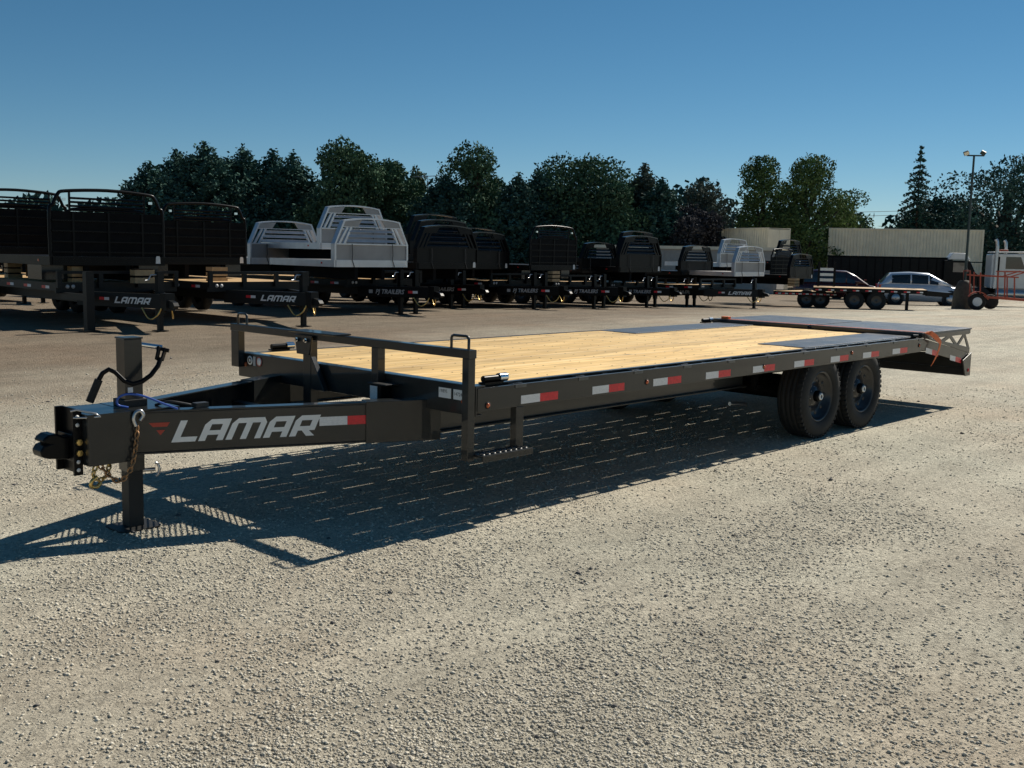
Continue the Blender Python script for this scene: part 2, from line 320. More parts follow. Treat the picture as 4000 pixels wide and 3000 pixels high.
def vnoise(x, y, seed):
    g = np.random.default_rng(seed); o = 0
    for k in range(7):
        a, ph, fr = g.uniform(0, 6.28), g.uniform(0, 6.28), g.uniform(.5, 3.2); o = o+np.sin((x*np.cos(a)+y*np.sin(a))*fr*2+ph+np.sin(y*fr+k))
    return o/7
OCT = np.array([(1,0,0),(-1,0,0),(0,1,0),(0,-1,0),(0,0,1),(0,0,-1)], float)
OCF = np.array([(0,2,4),(2,1,4),(1,3,4),(3,0,4),(2,0,5),(1,2,5),(3,1,5),(0,3,5)])
def stones(name, n, dmin, dmax, r0, spread, m, label, seed, rk=.09, pw=1.0):
    g = np.random.default_rng(seed); d = dmin*(dmax/dmin)**(g.random(n)**pw); a = YAW+g.uniform(-.66, .66, n)
    x = CAM[0]+d*np.sin(a); y = CAM[1]+d*np.cos(a)
    keep = g.random(n) < np.clip(.42+1.15*vnoise(x*.7, y*.7, 5)+.5*vnoise(x*2.6, y*2.6, 9), .14, 1)*np.clip(1.2-d/15, .12, 1); x, y, d = x[keep], y[keep], d[keep]; n = len(x)
    r = np.minimum(r0*np.exp(g.normal(0, spread, n)), r0*2.4)*(1+rk*d)
    s = OCT[None]*(1+g.uniform(-.35, .35, (n, 6, 1)))+g.normal(0, .16, (n, 6, 3)); s *= r[:, None, None]*np.stack([g.uniform(.8, 1.35, n), g.uniform(.7, 1.1, n), g.uniform(.5, .85, n)], -1)[:, None]
    th = g.uniform(0, 6.28, n); c_, s_ = np.cos(th)[:, None], np.sin(th)[:, None]
    V = np.stack([s[..., 0]*c_-s[..., 1]*s_+x[:, None], s[..., 0]*s_+s[..., 1]*c_+y[:, None], s[..., 2]+(r*.22+gz(x, y))[:, None]], -1).reshape(-1, 3)
    Fq = (OCF[None]+6*np.arange(n)[:, None, None]).reshape(-1, 3)
    return tag(ob(name, np_mesh(name, V, Fq), m), label, 'gravel', kind='stuff')
stones('loose_gravel', 440000, 2.3, 15, .0036, .52, 'stone', 'loose pale limestone chips lying over the yard', 3, .035)
stones('dark_gravel', 1300, 2.3, 20, .0065, .4, 'stoned', 'scattered larger dark grey stones among the pale chips', 4, .05)

# ------------------------------------------------------------------ trees
def leaves(P, size, seed, flat=0):
    g = np.random.default_rng(seed); n = len(P); a = g.normal(size=(n, 3)); a[:, 2] *= (1-flat); a /= np.linalg.norm(a, axis=1)[:, None]
    b = np.cross(a, g.normal(size=(n, 3))); b /= np.linalg.norm(b, axis=1)[:, None]; sz = size*g.uniform(.55, 1.25, (n, 1))
    V = np.stack([P+a*sz, P+b*sz*.55, P-a*sz, P-b*sz*.55], 1).reshape(-1, 3); return V, np.arange(4*n).reshape(-1, 4)
def broad_points(lobes, n, seed):
    g = np.random.default_rng(seed); out = []; vol = np.array([l[3]*l[4]*l[5] for l in lobes])**.75; vol /= vol.sum()
    for (x, y, z, rx, ry, rz), f in zip(lobes, vol):
        k = int(n*f); d = g.normal(size=(k, 3)); d /= np.linalg.norm(d, axis=1)[:, None]
        rr = (.5+.5*g.random((k, 1))**.5)*(1+.16*np.sin(d[:, :1]*7+x)*np.cos(d[:, 2:]*6+z)); out.append(d*rr*np.array([rx, ry, rz])+np.array([x, y, z]))
    return np.concatenate(out)
def tree(name, label, base, h, wid, leaf, seed, kind='broad', n=5200, group=None, low=.12, lsize=.3, gaps=1.0):
    g = np.random.default_rng(seed); t = thing(name, label, 'tree', base, 0, group); tk = MB()
    if kind == 'broad':
        lobes = []; nl = 19
        for i in range(nl):
            q = i/(nl-1); z = h*(low+.14+(.9-low-.14)*q); env = math.sin(math.pi*min(.97, .22+.68*q))**.7
            a = g.uniform(0, 6.28); ro = wid*.62*env*g.uniform(.45, 1.0)
            rr = wid*g.uniform(.26, .42)*gaps; lobes.append((math.cos(a)*ro, math.sin(a)*ro, z, rr, rr, rr*g.uniform(.7, .95)))
        lobes.append((0, 0, h*.9-wid*.02, wid*.34*gaps, wid*.34*gaps, h*.1)); lobes.append((0, 0, h*.55, wid*.5*gaps, wid*.5*gaps, h*.24))
        zs = [l[2]+l[5] for l in lobes]; k = h/max(zs); lobes = [(a, b, c*k, d, e, f_*k) for a, b, c, d, e, f_ in lobes]
        n = int(n*2.9); P = broad_points(lobes, n, seed)
        # twiggy outliers break the outline
        Q = P[g.integers(0, len(P), n//9)]; cen = np.array([0, 0, h*.55]); P = np.concatenate([P, cen+(Q-cen)*g.uniform(1.0, 1.05, (len(Q), 1))])
        P[:, 2] = np.maximum(P[:, 2], .3)
        tk.tube([(0,0,-.3),(g.normal(0,.1),g.normal(0,.1),h*.3),(g.normal(0,.2),g.normal(0,.2),h*.75)], [wid*.09, wid*.065, wid*.02], 8)
        for l in lobes[2:-1:2]: tk.tube([(0,0,h*g.uniform(.2,.45)), (l[0]*.5,l[1]*.5,l[2]*.8), (l[0],l[1],l[2])], [wid*.035, wid*.025, wid*.01], 5)
        V, Fq = leaves(P, lsize*.58, seed+1)
    else:
        sparse = kind == 'sparse'; tiers = 17 if sparse else 34; pts = []
        for i in range(tiers):
            q = i/(tiers-1); z = h*(low+(1-low)*q); rad = wid*(1-q)**(.64 if not sparse else .9)*(1+.12*g.normal())+.12
            nb = (7 if sparse else 15) if q < .9 else 5
            for b in range(nb):
                a = 2*math.pi*b/nb+i*1.7+g.normal(0, .2); L_ = rad*g.uniform(.65, 1.12); k = max(4, int(L_*(24 if sparse else 26)))
                u = np.linspace(.08, 1, k); droop = (-.34*u+.30*u**3)*L_ if not sparse else (-.5*u**1.6+.12*u)*L_
                Pb = np.stack([math.cos(a)*u*L_, math.sin(a)*u*L_, z+droop], -1)+g.normal(0, .10 if sparse else .17, (k, 3)); pts.append(Pb)
                if sparse and b % 1 == 0: tk.tube([(0,0,z),(math.cos(a)*L_*.5,math.sin(a)*L_*.5,z+droop[k//2]),(math.cos(a)*L_,math.sin(a)*L_,z+droop[-1])], [.05,.04,.015], 4, False)
        pts.append(np.stack([g.normal(0,.06,40), g.normal(0,.06,40), np.linspace(h*.9, h*1.01, 40)], -1))
        P = np.concatenate(pts); tk.tube([(0,0,-.3),(0,0,h*.5),(0,0,h*.99)], [max(.16, wid*.07), wid*.045, .02], 7); V, Fq = leaves(P, lsize*(.85 if sparse else .62), seed+1, .5)
    ob('trunk', tk, 'bark', t); tag(ob('crown', np_mesh('crown', V, Fq), leaf, t), kind=None); return t
def tree_px(name, label, px, ptop, halfpx, s, leaf, seed, kind='broad', **k):
    b = at(px, s); wid = halfpx*s/F*(1.72 if kind == 'broad' else 2.35 if kind == 'spruce' else 1.6); h = zat(b, ptop, px)-b.z
    return tree(name, label, b, h, wid, leaf, seed, kind, **k)
SP = 'spruces of the far windbreak'
T = tree_px
T('spruce_tree', 'leftmost dark spruce of the windbreak, behind the tall black tube racks', 592, 640, 100, 96, 'leaf_spruce', 11, 'spruce')
T('spruce_tree', 'narrow pointed spruce between the leftmost spruce and the broad tall one', 697, 594, 85, 99, 'leaf_spruce', 12, 'spruce')
T('spruce_tree', 'broad tall dense spruce, widest of the windbreak left of the silver truck beds', 805, 562, 150, 94, 'leaf_spruce', 13, 'spruce')
T('spruce_tree', 'mid height spruce right of the broad tall spruce', 953, 580, 105, 97, 'leaf_spruce', 14, 'spruce')
T('spruce_tree', 'spruce standing straight behind the left silver truck bed', 1072, 594, 90, 99, 'leaf_spruce', 15, 'spruce')
T('spruce_tree', 'shorter spruce touching the left flank of the big round maple', 1145, 606, 95, 95, 'leaf_spruce', 16, 'spruce')
T('maple_tree', 'big round dark maple above the highest silver truck bed', 1352, 548, 140, 92, 'leaf_mid', 17, n=7500, low=.02)
T('maple_tree', 'lower rounded maple joined to the right side of the big maple', 1530, 622, 92, 95, 'leaf_mid', 18, n=4500, low=.02)
T('willow_tree', 'small pale wispy tree beside the antenna mast', 1622, 648, 52, 99, 'leaf_light', 19, n=1300, gaps=.8, lsize=.26)
T('oak_tree', 'tall oak with sky gaps in its top, just right of the antenna mast', 1865, 560, 150, 94, 'leaf_mid', 20, n=4300, gaps=.84, low=.05)
T('spruce_tree', 'wide low spruce at the left foot of the oak', 1735, 690, 118, 92, 'leaf_spruce', 21, 'spruce')
T('spruce_tree', 'slim spruce in the dip between the oak and the large domed tree', 2019, 688, 72, 92, 'leaf_spruce', 22, 'spruce')
T('spruce_tree', 'spruce against the left edge of the large domed tree', 2094, 674, 82, 94, 'leaf_spruce', 23, 'spruce')
T('linden_tree', 'large dense domed tree, the widest crown behind the row of black trailers', 2255, 606, 175, 96, 'leaf_mid', 24, n=8200, low=.02)
T('maple_tree', 'small leafy maple tucked under the right shoulder of the domed tree', 2420, 715, 95, 93, 'leaf_mid', 34, n=3000, low=.0)
T('pine_tree', 'pale pointed conifer right of the large domed tree', 2506, 646, 66, 98, 'leaf_grey', 25, 'spruce')
T('spruce_tree', 'short dark spruce right of the pale conifer', 2576, 706, 74, 94, 'leaf_spruce', 26, 'spruce')
T('ash_tree', 'airy greyish tree with thin foliage above the plum tree', 2752, 706, 112, 100, 'leaf_grey', 27, n=2600, gaps=.86, lsize=.24)
T('plum_tree', 'dark purple leaved plum left of the short tan container', 2715, 800, 100, 93, 'leaf_plum', 28, n=4200, low=.0)
T('locust_tree', 'left of two yellow green trees, above the short tan container', 2975, 604, 112, 104, 'leaf_yel', 29, n=3900, gaps=.86, low=.06, lsize=.27)
T('locust_tree', 'right and wider of two yellow green trees, over the gap between the containers', 3140, 598, 122, 102, 'leaf_yel', 30, n=4600, gaps=.88, low=.06, lsize=.27)
T('locust_tree', 'low spreading yellowish tree reaching over the left end of the long container', 3300, 738, 110, 106, 'leaf_yel', 35, n=2000, gaps=.75, low=.05, lsize=.25)
T('spruce_tree', 'thin ragged spruce with bare drooping branches, left of the lamp pole', 3570, 574, 62, 108, 'leaf_spruce', 31, 'sparse', low=.3, lsize=.2)
T('cedar_tree', 'low broad dark tree at the foot of the ragged spruce', 3640, 762, 128, 112, 'leaf_dark', 32, n=4200, low=.0)
T('oak_tree', 'huge dark oak with speckled sky gaps, behind the lamp pole', 3915, 596, 285, 106, 'leaf_dark', 33, n=7800, gaps=.88, low=.0, lsize=.32)
# far-off low wood that reads as one mass between and behind the trees
def far_wood():
    g = np.random.default_rng(77); P = []
    for px in np.arange(-500, 4700, 9):
        b = at(px, 118+g.uniform(-6, 10)); top = 1.6+1.6*abs(math.sin(px*.011))+1.2*abs(math.sin(px*.037+1))+(1.5 if 520 < px < 2850 else 0); k = 60
        q = np.stack([b.x+g.normal(0, .9, k), b.y+g.normal(0, .9, k), b.z+g.uniform(-.5, 1, k)*top+top*.9], -1); P.append(q)
    V, Fq = leaves(np.concatenate(P), .5, 78); return tag(ob('far_wood', np_mesh('far_wood', V, Fq), 'leaf_dark'), 'low dark hedgerow growth filling in under the tree line', 'hedgerow', kind='stuff')
far_wood()

# ------------------------------------------------------------------ the trailer in front
W, H, L = 2.59, .836, 6.56; TE = 7.93       # width, deck height, deck length, tail end
tr = thing('deckover_trailer', 'charcoal deckover trailer with pine plank deck and folded ramps in the foreground', 'trailer', (0, 0, 0))
def P_(name, mb, m='char', parent=tr, bevel=.003): return ob(name, mb, m, parent, bevel)
# deck planks, real gaps between them let thin lines of sun through
PW, PG, Y0 = .1918, .0065, .112; PGAP = [0]+list(np.cumsum([random.choice((.002, .003, .0045, .006, .0085)) for _ in range(11)])); PGAP = [g_*.052/PGAP[-1] for g_ in PGAP]
for i in range(12):
    y = Y0+i*PW+PGAP[i]; x1 = 4.235 if i in (0, 1, 10, 11) else L-.03; x0 = .085; jz = random.uniform(-.002, .0015); c = .004
    pr = [(0,-.038),(PW,-.038),(PW,-c),(PW-c,0),(c,0),(0,-c)]; b = MB(); cuts = [x0, x0+(x1-x0)*.35+random.uniform(-.3,.3), x0+(x1-x0)*.7, x1]
    wob = [random.uniform(-.0015,.0015) for _ in cuts]; vs_ = []
    for x, wv in zip(cuts, wob): vs_ += [(x, y+u+wv*.6, H-.002+jz+v+wv*.6) for u, v in pr]
    fs = [tuple(range(5,-1,-1)), tuple(range(18, 24))]+[(k*6+j, k*6+(j+1) % 6, (k+1)*6+(j+1) % 6, (k+1)*6+j) for k in range(3) for j in range(6)]
    P_('plank', b.add(vs_, fs), 'wood', bevel=0)
sc = MB()
for x in np.arange(.42, 6.4, .405):
    for i in range(12):
        if x > 4.2 and i in (0, 1, 10, 11): continue
        for u in (.05, .14): sc.lathe([(.0065, 0), (.006, .0012), (.0001, .0012)], (x+.01*math.sin(i*3), Y0+i*(PW+PG)+u, H-.0015), 'z', 6)
tag(P_('deck_screw', sc, 'charflat', bevel=0), kind='stuff')
for y0, y1 in ((.112, .595), (1.995, 2.478)):     # tread plates over the wheels
    P_('tread_plate', MB().box((4.245, y0, H-.012), (L-.02, y1, H+.004)), 'tread')
# header, side rails, rub rails
P_('header', MB().box((0, .0, .655), (.012, W, H+.002)).box((.0125, .003, H-.011), (.083, W-.003, H+.0025)).box((.0125, .003, .655), (.06, W-.003, .665)))
for s in (0, 1):
    Y = lambda y: W-y if s else y
    def yb(x0, y0, z0, x1, y1, z1): a, b = sorted((Y(y0), Y(y1))); return (x0, a, z0), (x1, b, z1)
    rl = P_('side_rail', MB().box(*yb(.0125, .068, .775, 6.52, .076, H)).box(*yb(.0125, .0765, H-.010, 6.52, .110, H-.001)))
    P_('rub_rail', MB().box(*yb(.0125, -.004, .683, 6.52, .020, .824)))
    for k in range(11):
        x = .34+.611*k; sp_ = P_('stake_pocket', MB().prism([(x, Y(.0205)), (x+.095, Y(.0205)), (x+.095, Y(.0675)), (x+.085, Y(.0675)), (x+.085, Y(.0285)), (x+.01, Y(.0285)), (x+.01, Y(.0675)), (x, Y(.0675))], (.70, .829), lambda u, v, w_: (u, v, w_)))
        P_('pocket_lip', MB().box(*yb(x-.002, -.0085, .803, x+.097, -.0045, .8225)), 'charlip', sp_, 0)
    for k in range(10):
        x = .68+.611*k; a, b = Y(.0205), Y(.0675); P_('spool', MB().tube([(x, a, .803), (x, b, .803)], .021, 12), bevel=0)
    if s == 0:
        for k, x in enumerate([.393, 1.098, 1.791, 2.474, 3.164, 3.845, 4.514, 5.166, 5.825]):
            tp = P_('reflective_tape', MB().add([(x, -.0055, .697), (x+.178, -.0055, .697), (x+.178, -.0055, .75), (x, -.0055, .75)], [(0,1,2,3)]), 'tapew', bevel=0)
            P_('red_half', MB().add([(x+.1785, -.0055, .697), (x+.352, -.0055, .697), (x+.352, -.0055, .75), (x+.1785, -.0055, .75)], [(0,1,2,3)]), 'taper', tp, 0)
        for x, z in ((.098, .715), (1.712, .735), (3.335, .738), (4.93, .765), (6.47, .755)):
            ml = P_('marker_light', MB().lathe([(.015, 0), (.015, -.005), (.010, -.011), (.0001, -.012)], (x, -.0045, z), 'y', 14), 'amber', bevel=0)
            P_('grommet', MB().lathe([(.022, 0), (.022, -.004), (.0152, -.0055)], (x, -.0045, z), 'y', 14), 'rubber', ml, 0)
    # main I-beam, notched shallower above the axles
    mb_ = MB()
    for x0, x1, zb in ((.10, 3.85, .48), (3.8505, 7.2, .575)):
        mb_.box(*yb(x0, .497, zb+.012, x1, .507, .708)).box(*yb(x0, .45, zb, x1, .555, zb+.0115)).box(*yb(x0, .45, .7085, x1, .555, .7195))
    P_('main_beam', mb_)
    # rear dovetail side, sloping down to the tail
    dv = MB(); fn = lambda u, v, w_: (u, Y(w_), v)
    dv.prism([(6.5205, .83), (6.62, .815), (TE-.02, .60), (TE-.02, .47), (6.62, .695), (6.5205, .70)], (.012, .022), fn)
    dv.prism([(6.5205, .83), (6.62, .815), (6.62, .806), (6.5205, .82)], (.0225, .10), fn)
    ds = P_('dovetail_side', dv)
    if s == 0:
        for x0, x1, m1 in ((6.69, 6.86, 'tapew'), (6.861, 7.03, 'taper'), (7.37, 7.53, 'tapew'), (7.531, 7.70, 'taper')):
            zz = lambda x: .655-(x-6.62)*.172+.045
            P_('reflective_tape', MB().add([(x0, .0105, zz(x0)-.027), (x1, .0105, zz(x1)-.027), (x1, .0105, zz(x1)+.03), (x0, .0105, zz(x0)+.03)], [(0,1,2,3)]), m1, ds, 0)
    # tyres and wheels
    for xc in (4.464, 5.337):
        wt = P_('wheel', MB().lathe([(.0,.0),(.001, .10), (.195, .10), (.205, .06), (.215, .07)], (xc, Y(.03), .385), 'y', 32) if False else
                MB().lathe([(.22,.225),(.234,.010),(.226,.0),(.214,.02),(.196,.075),(.10,.085),(.085,.05),(.0005,.05)] if s == 0 else [(.22,-.225),(.234,-.010),(.226,.0),(.214,-.02),(.196,-.075),(.10,-.085),(.085,-.05),(.0005,-.05)], (xc, Y(.045), .385), 'y', 36), 'rim', bevel=0)
        sg = 1 if s == 0 else -1
        prof = [(.226,.012),(.25,-.012),(.30,-.018),(.345,-.012),(.372,.004),(.382,.022)]
        for g0 in (.062, .108, .154, .20): prof += [(.385,g0-.02),(.385,g0-.005),(.377,g0-.0045),(.377,g0+.0035),(.385,g0+.004)]
        prof += [(.383,.215),(.372,.235),(.33,.25),(.25,.245),(.226,.222)]
        ty = P_('tyre', MB().lathe([(r_*1.0, t_*sg) for r_, t_ in prof], (xc, Y(.045), .385), 'y', 56), 'rubber', wt, 0)
        if s == 0:
            lug = MB()
            for k in range(48):     # shoulder tread blocks
                a = 2*math.pi*k/48; c_, n_ = math.cos(a), math.sin(a); mt = Matrix.Translation((xc, .045, .385)) @ Matrix.Rotation(-a, 4, 'Y')
                lug.box((.366, -.003, -.017), (.3875, .036, .012), mt)
            P_('tread_block', tag(lug, None) if False else lug, 'rubber', wt, 0)
            for k in range(8):
                a = 2*math.pi*k/8+.2; p = (xc+.082*math.cos(a), .118, .385+.082*math.sin(a))
                P_('lug_nut', MB().lathe([(.0105, .012), (.0105, -.012), (.007, -.017), (.0001, -.017)], p, 'y', 6, False), 'zinc', wt, 0)
            for k in range(8):
                a = 2*math.pi*k/8; p = (xc+.15*math.cos(a), .0945, .385+.15*math.sin(a))
                P_('hand_hole', MB().lathe([(.022, .002), (.022, -.0015), (.0001, -.0015)], p, 'y', 12), 'print', wt, 0)
            hb = P_('hub', MB().lathe([(.052, .055), (.052, -.03), (.046, -.045), (.03, -.048)], (xc, .097, .385), 'y', 20), 'blackp', wt, 0)
            P_('hub_ring', MB().lathe([(.031, 0), (.031, -.012), (.019, -.014), (.019, -.006)], (xc, .05, .385), 'y', 20), 'white', hb, 0)
            P_('hub_cap', MB().lathe([(.0185, 0), (.0185, -.003), (.0001, -.003)], (xc, .047, .385), 'y', 16), 'print', hb, 0)
for xc in (4.464, 5.337): P_('axle', MB().tube([(xc, .27, .385), (xc, W-.27, .385)], .06, 12), 'blackd', bevel=0)
for y in (.5, W-.5):
    P_('leaf_spring', MB().box((4.05, y-.035, .44), (4.87, y+.035, .475)).box((4.95, y-.035, .44), (5.72, y+.035, .475)).box((4.03, y-.02, .43), (4.09, y+.02, .58)).box((4.86, y-.03, .42), (4.955, y+.03, .58)).box((5.70, y-.02, .43), (5.76, y+.02, .58)), 'blackd')
for x in np.arange(.35, 6.45, .405):
    e_ = .106 if x < 3.95 or x > 5.75 else .32
    P_('crossmember', MB().box((x, e_, .721), (x+.006, W-e_, .795)).box((x+.0065, e_, .721), (x+.05, W-e_, .727)).box((x+.0065, e_, .789), (x+.05, W-e_, .795)), bevel=0)
P_('brake_hardware', MB().box((3.93, .62, .50), (4.05, .70, .56)).tube([(3.9, .65, .30), (4.1, .60, .28)], .02, 8), 'zinc', bevel=0)
# front corner posts, headboard rail
hbz = H+.224
P_('headboard_rail', MB().box((-.07, -.012, hbz-.052), (-.008, W+.0, hbz)))
P_('headboard_cap', MB().box((-.15, 1.20, hbz+.001), (.0, 1.715, hbz+.012)).box((-.082, 1.19, hbz-.068), (-.0825, 1.19, hbz-.06)) if False else MB().box((-.15, 1.20, hbz+.001), (.0, 1.715, hbz+.012)))
P_('corner_post', MB().box((-.066, -.004, .39), (-.01, .052, hbz-.0525)))
P_('corner_post', MB().box((-.066, 2.485, .735), (-.01, 2.585, hbz-.0525)))
P_('headboard_post', MB().box((-.066, .84, .50), (-.003, .905, hbz-.0525)))
fnx = lambda u, v, w_: (w_, u, v)
mp = P_('headboard_post', MB().box((-.062, 1.575, .50), (-.003, 1.665, hbz-.0525)))
P_('bracket_plate', MB().prism([(1.545, .905), (1.69, .905), (1.712, hbz-.02), (1.512, hbz-.02)], (-.098, -.0825), fnx), parent=mp)
P_('gusset', MB().prism([(1.574, .89), (1.574, .66), (1.42, .66), (1.46, .72)], (-.06, -.02), fnx), parent=mp)
for y in (1.565, 1.67): P_('bolt', MB().lathe([(.016, .0), (.016, -.014), (.009, -.015), (.009, -.028), (.0001, -.028)], (-.0985, y, 1.005), 'x', 6, False), 'chrome', mp, 0)
for y0, y1 in ((.02, .17), (2.40, 2.52)):
    r_ = .009; P_('tie_loop', MB().tube([(-.044, y0, hbz-.004), (-.044, y0, hbz+.06), (-.044, y0+.006, hbz+.072), (-.044, y0+.02, hbz+.078), (-.044, y1-.02, hbz+.078), (-.044, y1-.006, hbz+.072), (-.044, y1, hbz+.06), (-.044, y1, hbz-.004)], r_, 8), bevel=0)
# step below the near corner
P_('step_hanger', MB().box((.355, -.002, .39), (.425, .0485, .682)))
P_('step_tread', MB().box((-.003, -.075, .385), (.44, -.065, .425)).box((-.003, .045, .385), (.44, .055, .425)).box((-.003, -.0645, .411), (.44, .0445, .420)))
gr = MB()
for k in range(9): gr.lathe([(.018, 0), (.015, .008), (.011, .008)], (.03+.047*k, -.035, .4202), 'z', 10).lathe([(.018, 0), (.015, .008), (.011, .008)], (.03+.047*k, .015, .4202), 'z', 10)
P_('step_grip', gr, 'charlip', bevel=0)
# labels, box and lights on the header
for y, z, ww, hh, m1 in ((.268, .772, .11, .062, 'white'), (.136, .772, .11, .062, 'white'), (2.37, .785, .03, .07, 'decaldim')):
    P_('label', MB().box((-.0035, y-ww/2, z-hh/2), (-.001, y+ww/2, z+hh/2)), m1, bevel=0)
for y, m1 in ((2.43, 'decal'), (2.305, 'tapew')):
    P_('label', MB().lathe([(.034, 0), (.034, -.002), (.0001, -.002)], (-.0012, y, .787), 'x', 20), m1, bevel=0)
P_('label_ring', MB().lathe([(.012, 0), (.012, -.0012), (.022, -.0012), (.022, 0)], (-.0034, 2.43, .787), 'x', 18), 'print', bevel=0)
P_('label_ring', MB().lathe([(.030, 0), (.030, -.0012), (.036, -.0012), (.036, 0)], (-.0034, 2.305, .787), 'x', 18), 'logored', bevel=0)
text_on('lettering', '19895', .03, (-.0045, .318, .773), (0,-1,0), (0,0,1), 'print', tr)
text_on('lettering', '147246', .03, (-.0045, .188, .765), (0,-1,0), (0,0,1), 'print', tr)
for y, z in ((.10, .737), (2.49, .752)):
    P_('marker_light', MB().lathe([(.018, 0), (.018, -.006), (.012, -.014), (.0001, -.015)], (-.0005, y, z), 'x', 14), 'amber', bevel=0)
bbx = P_('breakaway_box', MB().box((-.10, .77, .665), (-.0005, .875, .775)), 'blackp', bevel=.006)
P_('box_lid', MB().box((-.115, .70, .7755), (-.0005, .885, .785)), 'charflat', bbx)
P_('box_label', MB().box((-.1025, .80, .675), (-.1005, .872, .765)), 'tapew', bbx, 0)
# tongue
ZT, ZB = .705, .455
def tongue(sgn):
    Y = lambda y: W/2+sgn*(y-W/2)
    a, b = Vector((-1.80, Y(1.235), 0)), Vector((.0, Y(.45), 0)); d = (b-a).normalized(); nrm = Vector((d.y, -d.x, 0)) if sgn > 0 else Vector((-d.y, d.x, 0))
    a2 = a; b2 = b
    q = MB()
    def slab(o0, o1, z0, z1):
        p = [a2-nrm*o0, b2-nrm*o0, b2-nrm*o1, a2-nrm*o1]; q.add([(v.x, v.y, z0) for v in p]+[(v.x, v.y, z1) for v in p], [(3,2,1,0),(4,5,6,7),(0,1,5,4),(1,2,6,5),(2,3,7,6),(3,0,4,7)])
    slab(0, .009, ZB+.0115, ZT-.0115); slab(-.004, .085, ZT-.011, ZT); slab(-.004, .085, ZB, ZB+.011)
    o = P_('tongue_beam', q)
    e0 = a+d*1.58; e1 = b+d*.10; j = MB()
    p = [e0+nrm*.012, e1+nrm*.012, e1-nrm*.10, e0-nrm*.10]; j.add([(v.x, v.y, ZB-.004) for v in p]+[(v.x, v.y, ZT+.006) for v in p], [(3,2,1,0),(4,5,6,7),(0,1,5,4),(1,2,6,5),(2,3,7,6),(3,0,4,7)])
    P_('beam_sleeve', j)
    return o, a, d, nrm
tb, ta, td, tn = tongue(1); tongue(-1)
out = tn*.002; zb0 = ZB+.062; o0 = ta+td*.435+out; lm = MB()
wd = vinyl(lm, 'LAMAR', (o0.x, o0.y, zb0), td, (0,0,1), .125, .36, 1.235, .10)
P_('lettering', lm, 'decal', tb, 0)
lr = MB(); o1 = ta+td*.315+out
def dq(mb, us, o=o1): mb.add([Vector((o.x, o.y, zb0))+td*u+Vector((0,0,v)) for u, v in us], [tuple(range(len(us)))])
dq(lr, [(0, .118), (.115, .118), (.10, .094), (.022, .094)]); dq(lr, [(.040, .075), (.088, .075), (.062, .045)]); P_('logo', lr, 'logored', tb, 0)
t0 = .435+wd+.03; tp = MB(); dq(tp, [(0, .056), (.172, .056), (.172, .110), (0, .110)], ta+td*t0+out); P_('reflective_tape', tp, 'tapew', tb, 0)
tp = MB(); dq(tp, [(0, .056), (.168, .056), (.168, .110), (0, .110)], ta+td*(t0+.173)+out); P_('reflective_tape', tp, 'taper', tb, 0)
for x, h0, h1 in ((-.55, .50, .60), (-1.10, .50, .60)):
    f = (x+1.80)/1.8; y = 1.235-.785*f+.095; P_('tongue_crossmember', MB().box((x, y, h0), (x+.06, W-y, h1)))
P_('tongue_plate', MB().box((-1.62, 1.10, ZT+.0005), (-1.32, W-1.10, ZT+.012)))
mg = MB(); dm = Vector((.45, .89, 0)).normalized()
for k in np.arange(-1.3, 1.6, .032):       # rod floor between the tongue beams
    lo = None
    for t in np.arange(-1.6, 1.6, .01):
        x, y = -.75+k*dm.y+t*dm.x, 1.295-k*dm.x+t*dm.y
        if -1.42 < x < -.12:
            yn = 1.235-.785*(x+1.8)/1.8+.07
            if yn < y < W-yn: lo = (lo[0] if lo else (x, y), (x, y))
    if lo and (Vector(lo[0])-Vector(lo[1])).length > .06: mg.bar((lo[0][0], lo[0][1], .468), (lo[1][0], lo[1][1], .468), .007, .005)
tag(P_('tongue_mesh', mg, 'charflat', bevel=0), kind='stuff')
# coupler assembly
P_('coupler_box', MB().box((-1.865, 1.10, .43), (-1.60, 1.112, .715)).box((-1.865, W-1.112, .43), (-1.60, W-1.10, .715)).box((-1.865, 1.1125, .703), (-1.60, W-1.1125, .7145)).box((-1.865, 1.1125, .43), (-1.857, W-1.1125, .7025)))
ch = MB(); 
for y0, y1 in ((1.175, 1.195), (1.395, 1.415)): ch.box((-1.915, y0, .375), (-1.8655, y1, .735))
ch.box((-1.878, 1.1955, .375), (-1.866, 1.3945, .735)); P_('coupler_channel', ch, 'blackp')
ca = P_('coupler', MB().box((-1.91, 1.20, .45), (-1.8785, 1.39, .60)), 'blackp')
cn = MB(); fny = lambda u, v, w_: (u, w_, v)
cn.prism([(-1.91, .458), (-2.03, .475), (-2.062, .488), (-2.07, .52), (-2.05, .548), (-2.02, .556), (-2.058, .57), (-2.045, .592), (-2.02, .607), (-1.985, .608), (-1.94, .588), (-1.91, .582)], (1.235, 1.355), fny); P_('coupler_nose', cn, 'blackp', ca, .012)
for z in (.405, .43+.02, .655, .70): P_('adjust_hole', MB().lathe([(.011, 0), (.011, -.0015), (.0001, -.0015)], (-1.892, 1.1745, z), 'y', 12), 'decal', ca, 0)
for z in (.50, .56): P_('coupler_bolt', MB().lathe([(.018, 0), (.018, -.016), (.0001, -.017)], (-1.888, 1.1745, z), 'y', 6, False), 'gold', ca, 0)
P_('latch_clip', MB().tube([(-1.93, 1.17, .735), (-1.90, 1.16, .742), (-1.86, 1.14, .73), (-1.82, 1.10, .72), (-1.80, 1.09, .705), (-1.86, 1.12, .70), (-1.92, 1.16, .70)], .006, 6), 'zinc', bevel=0)
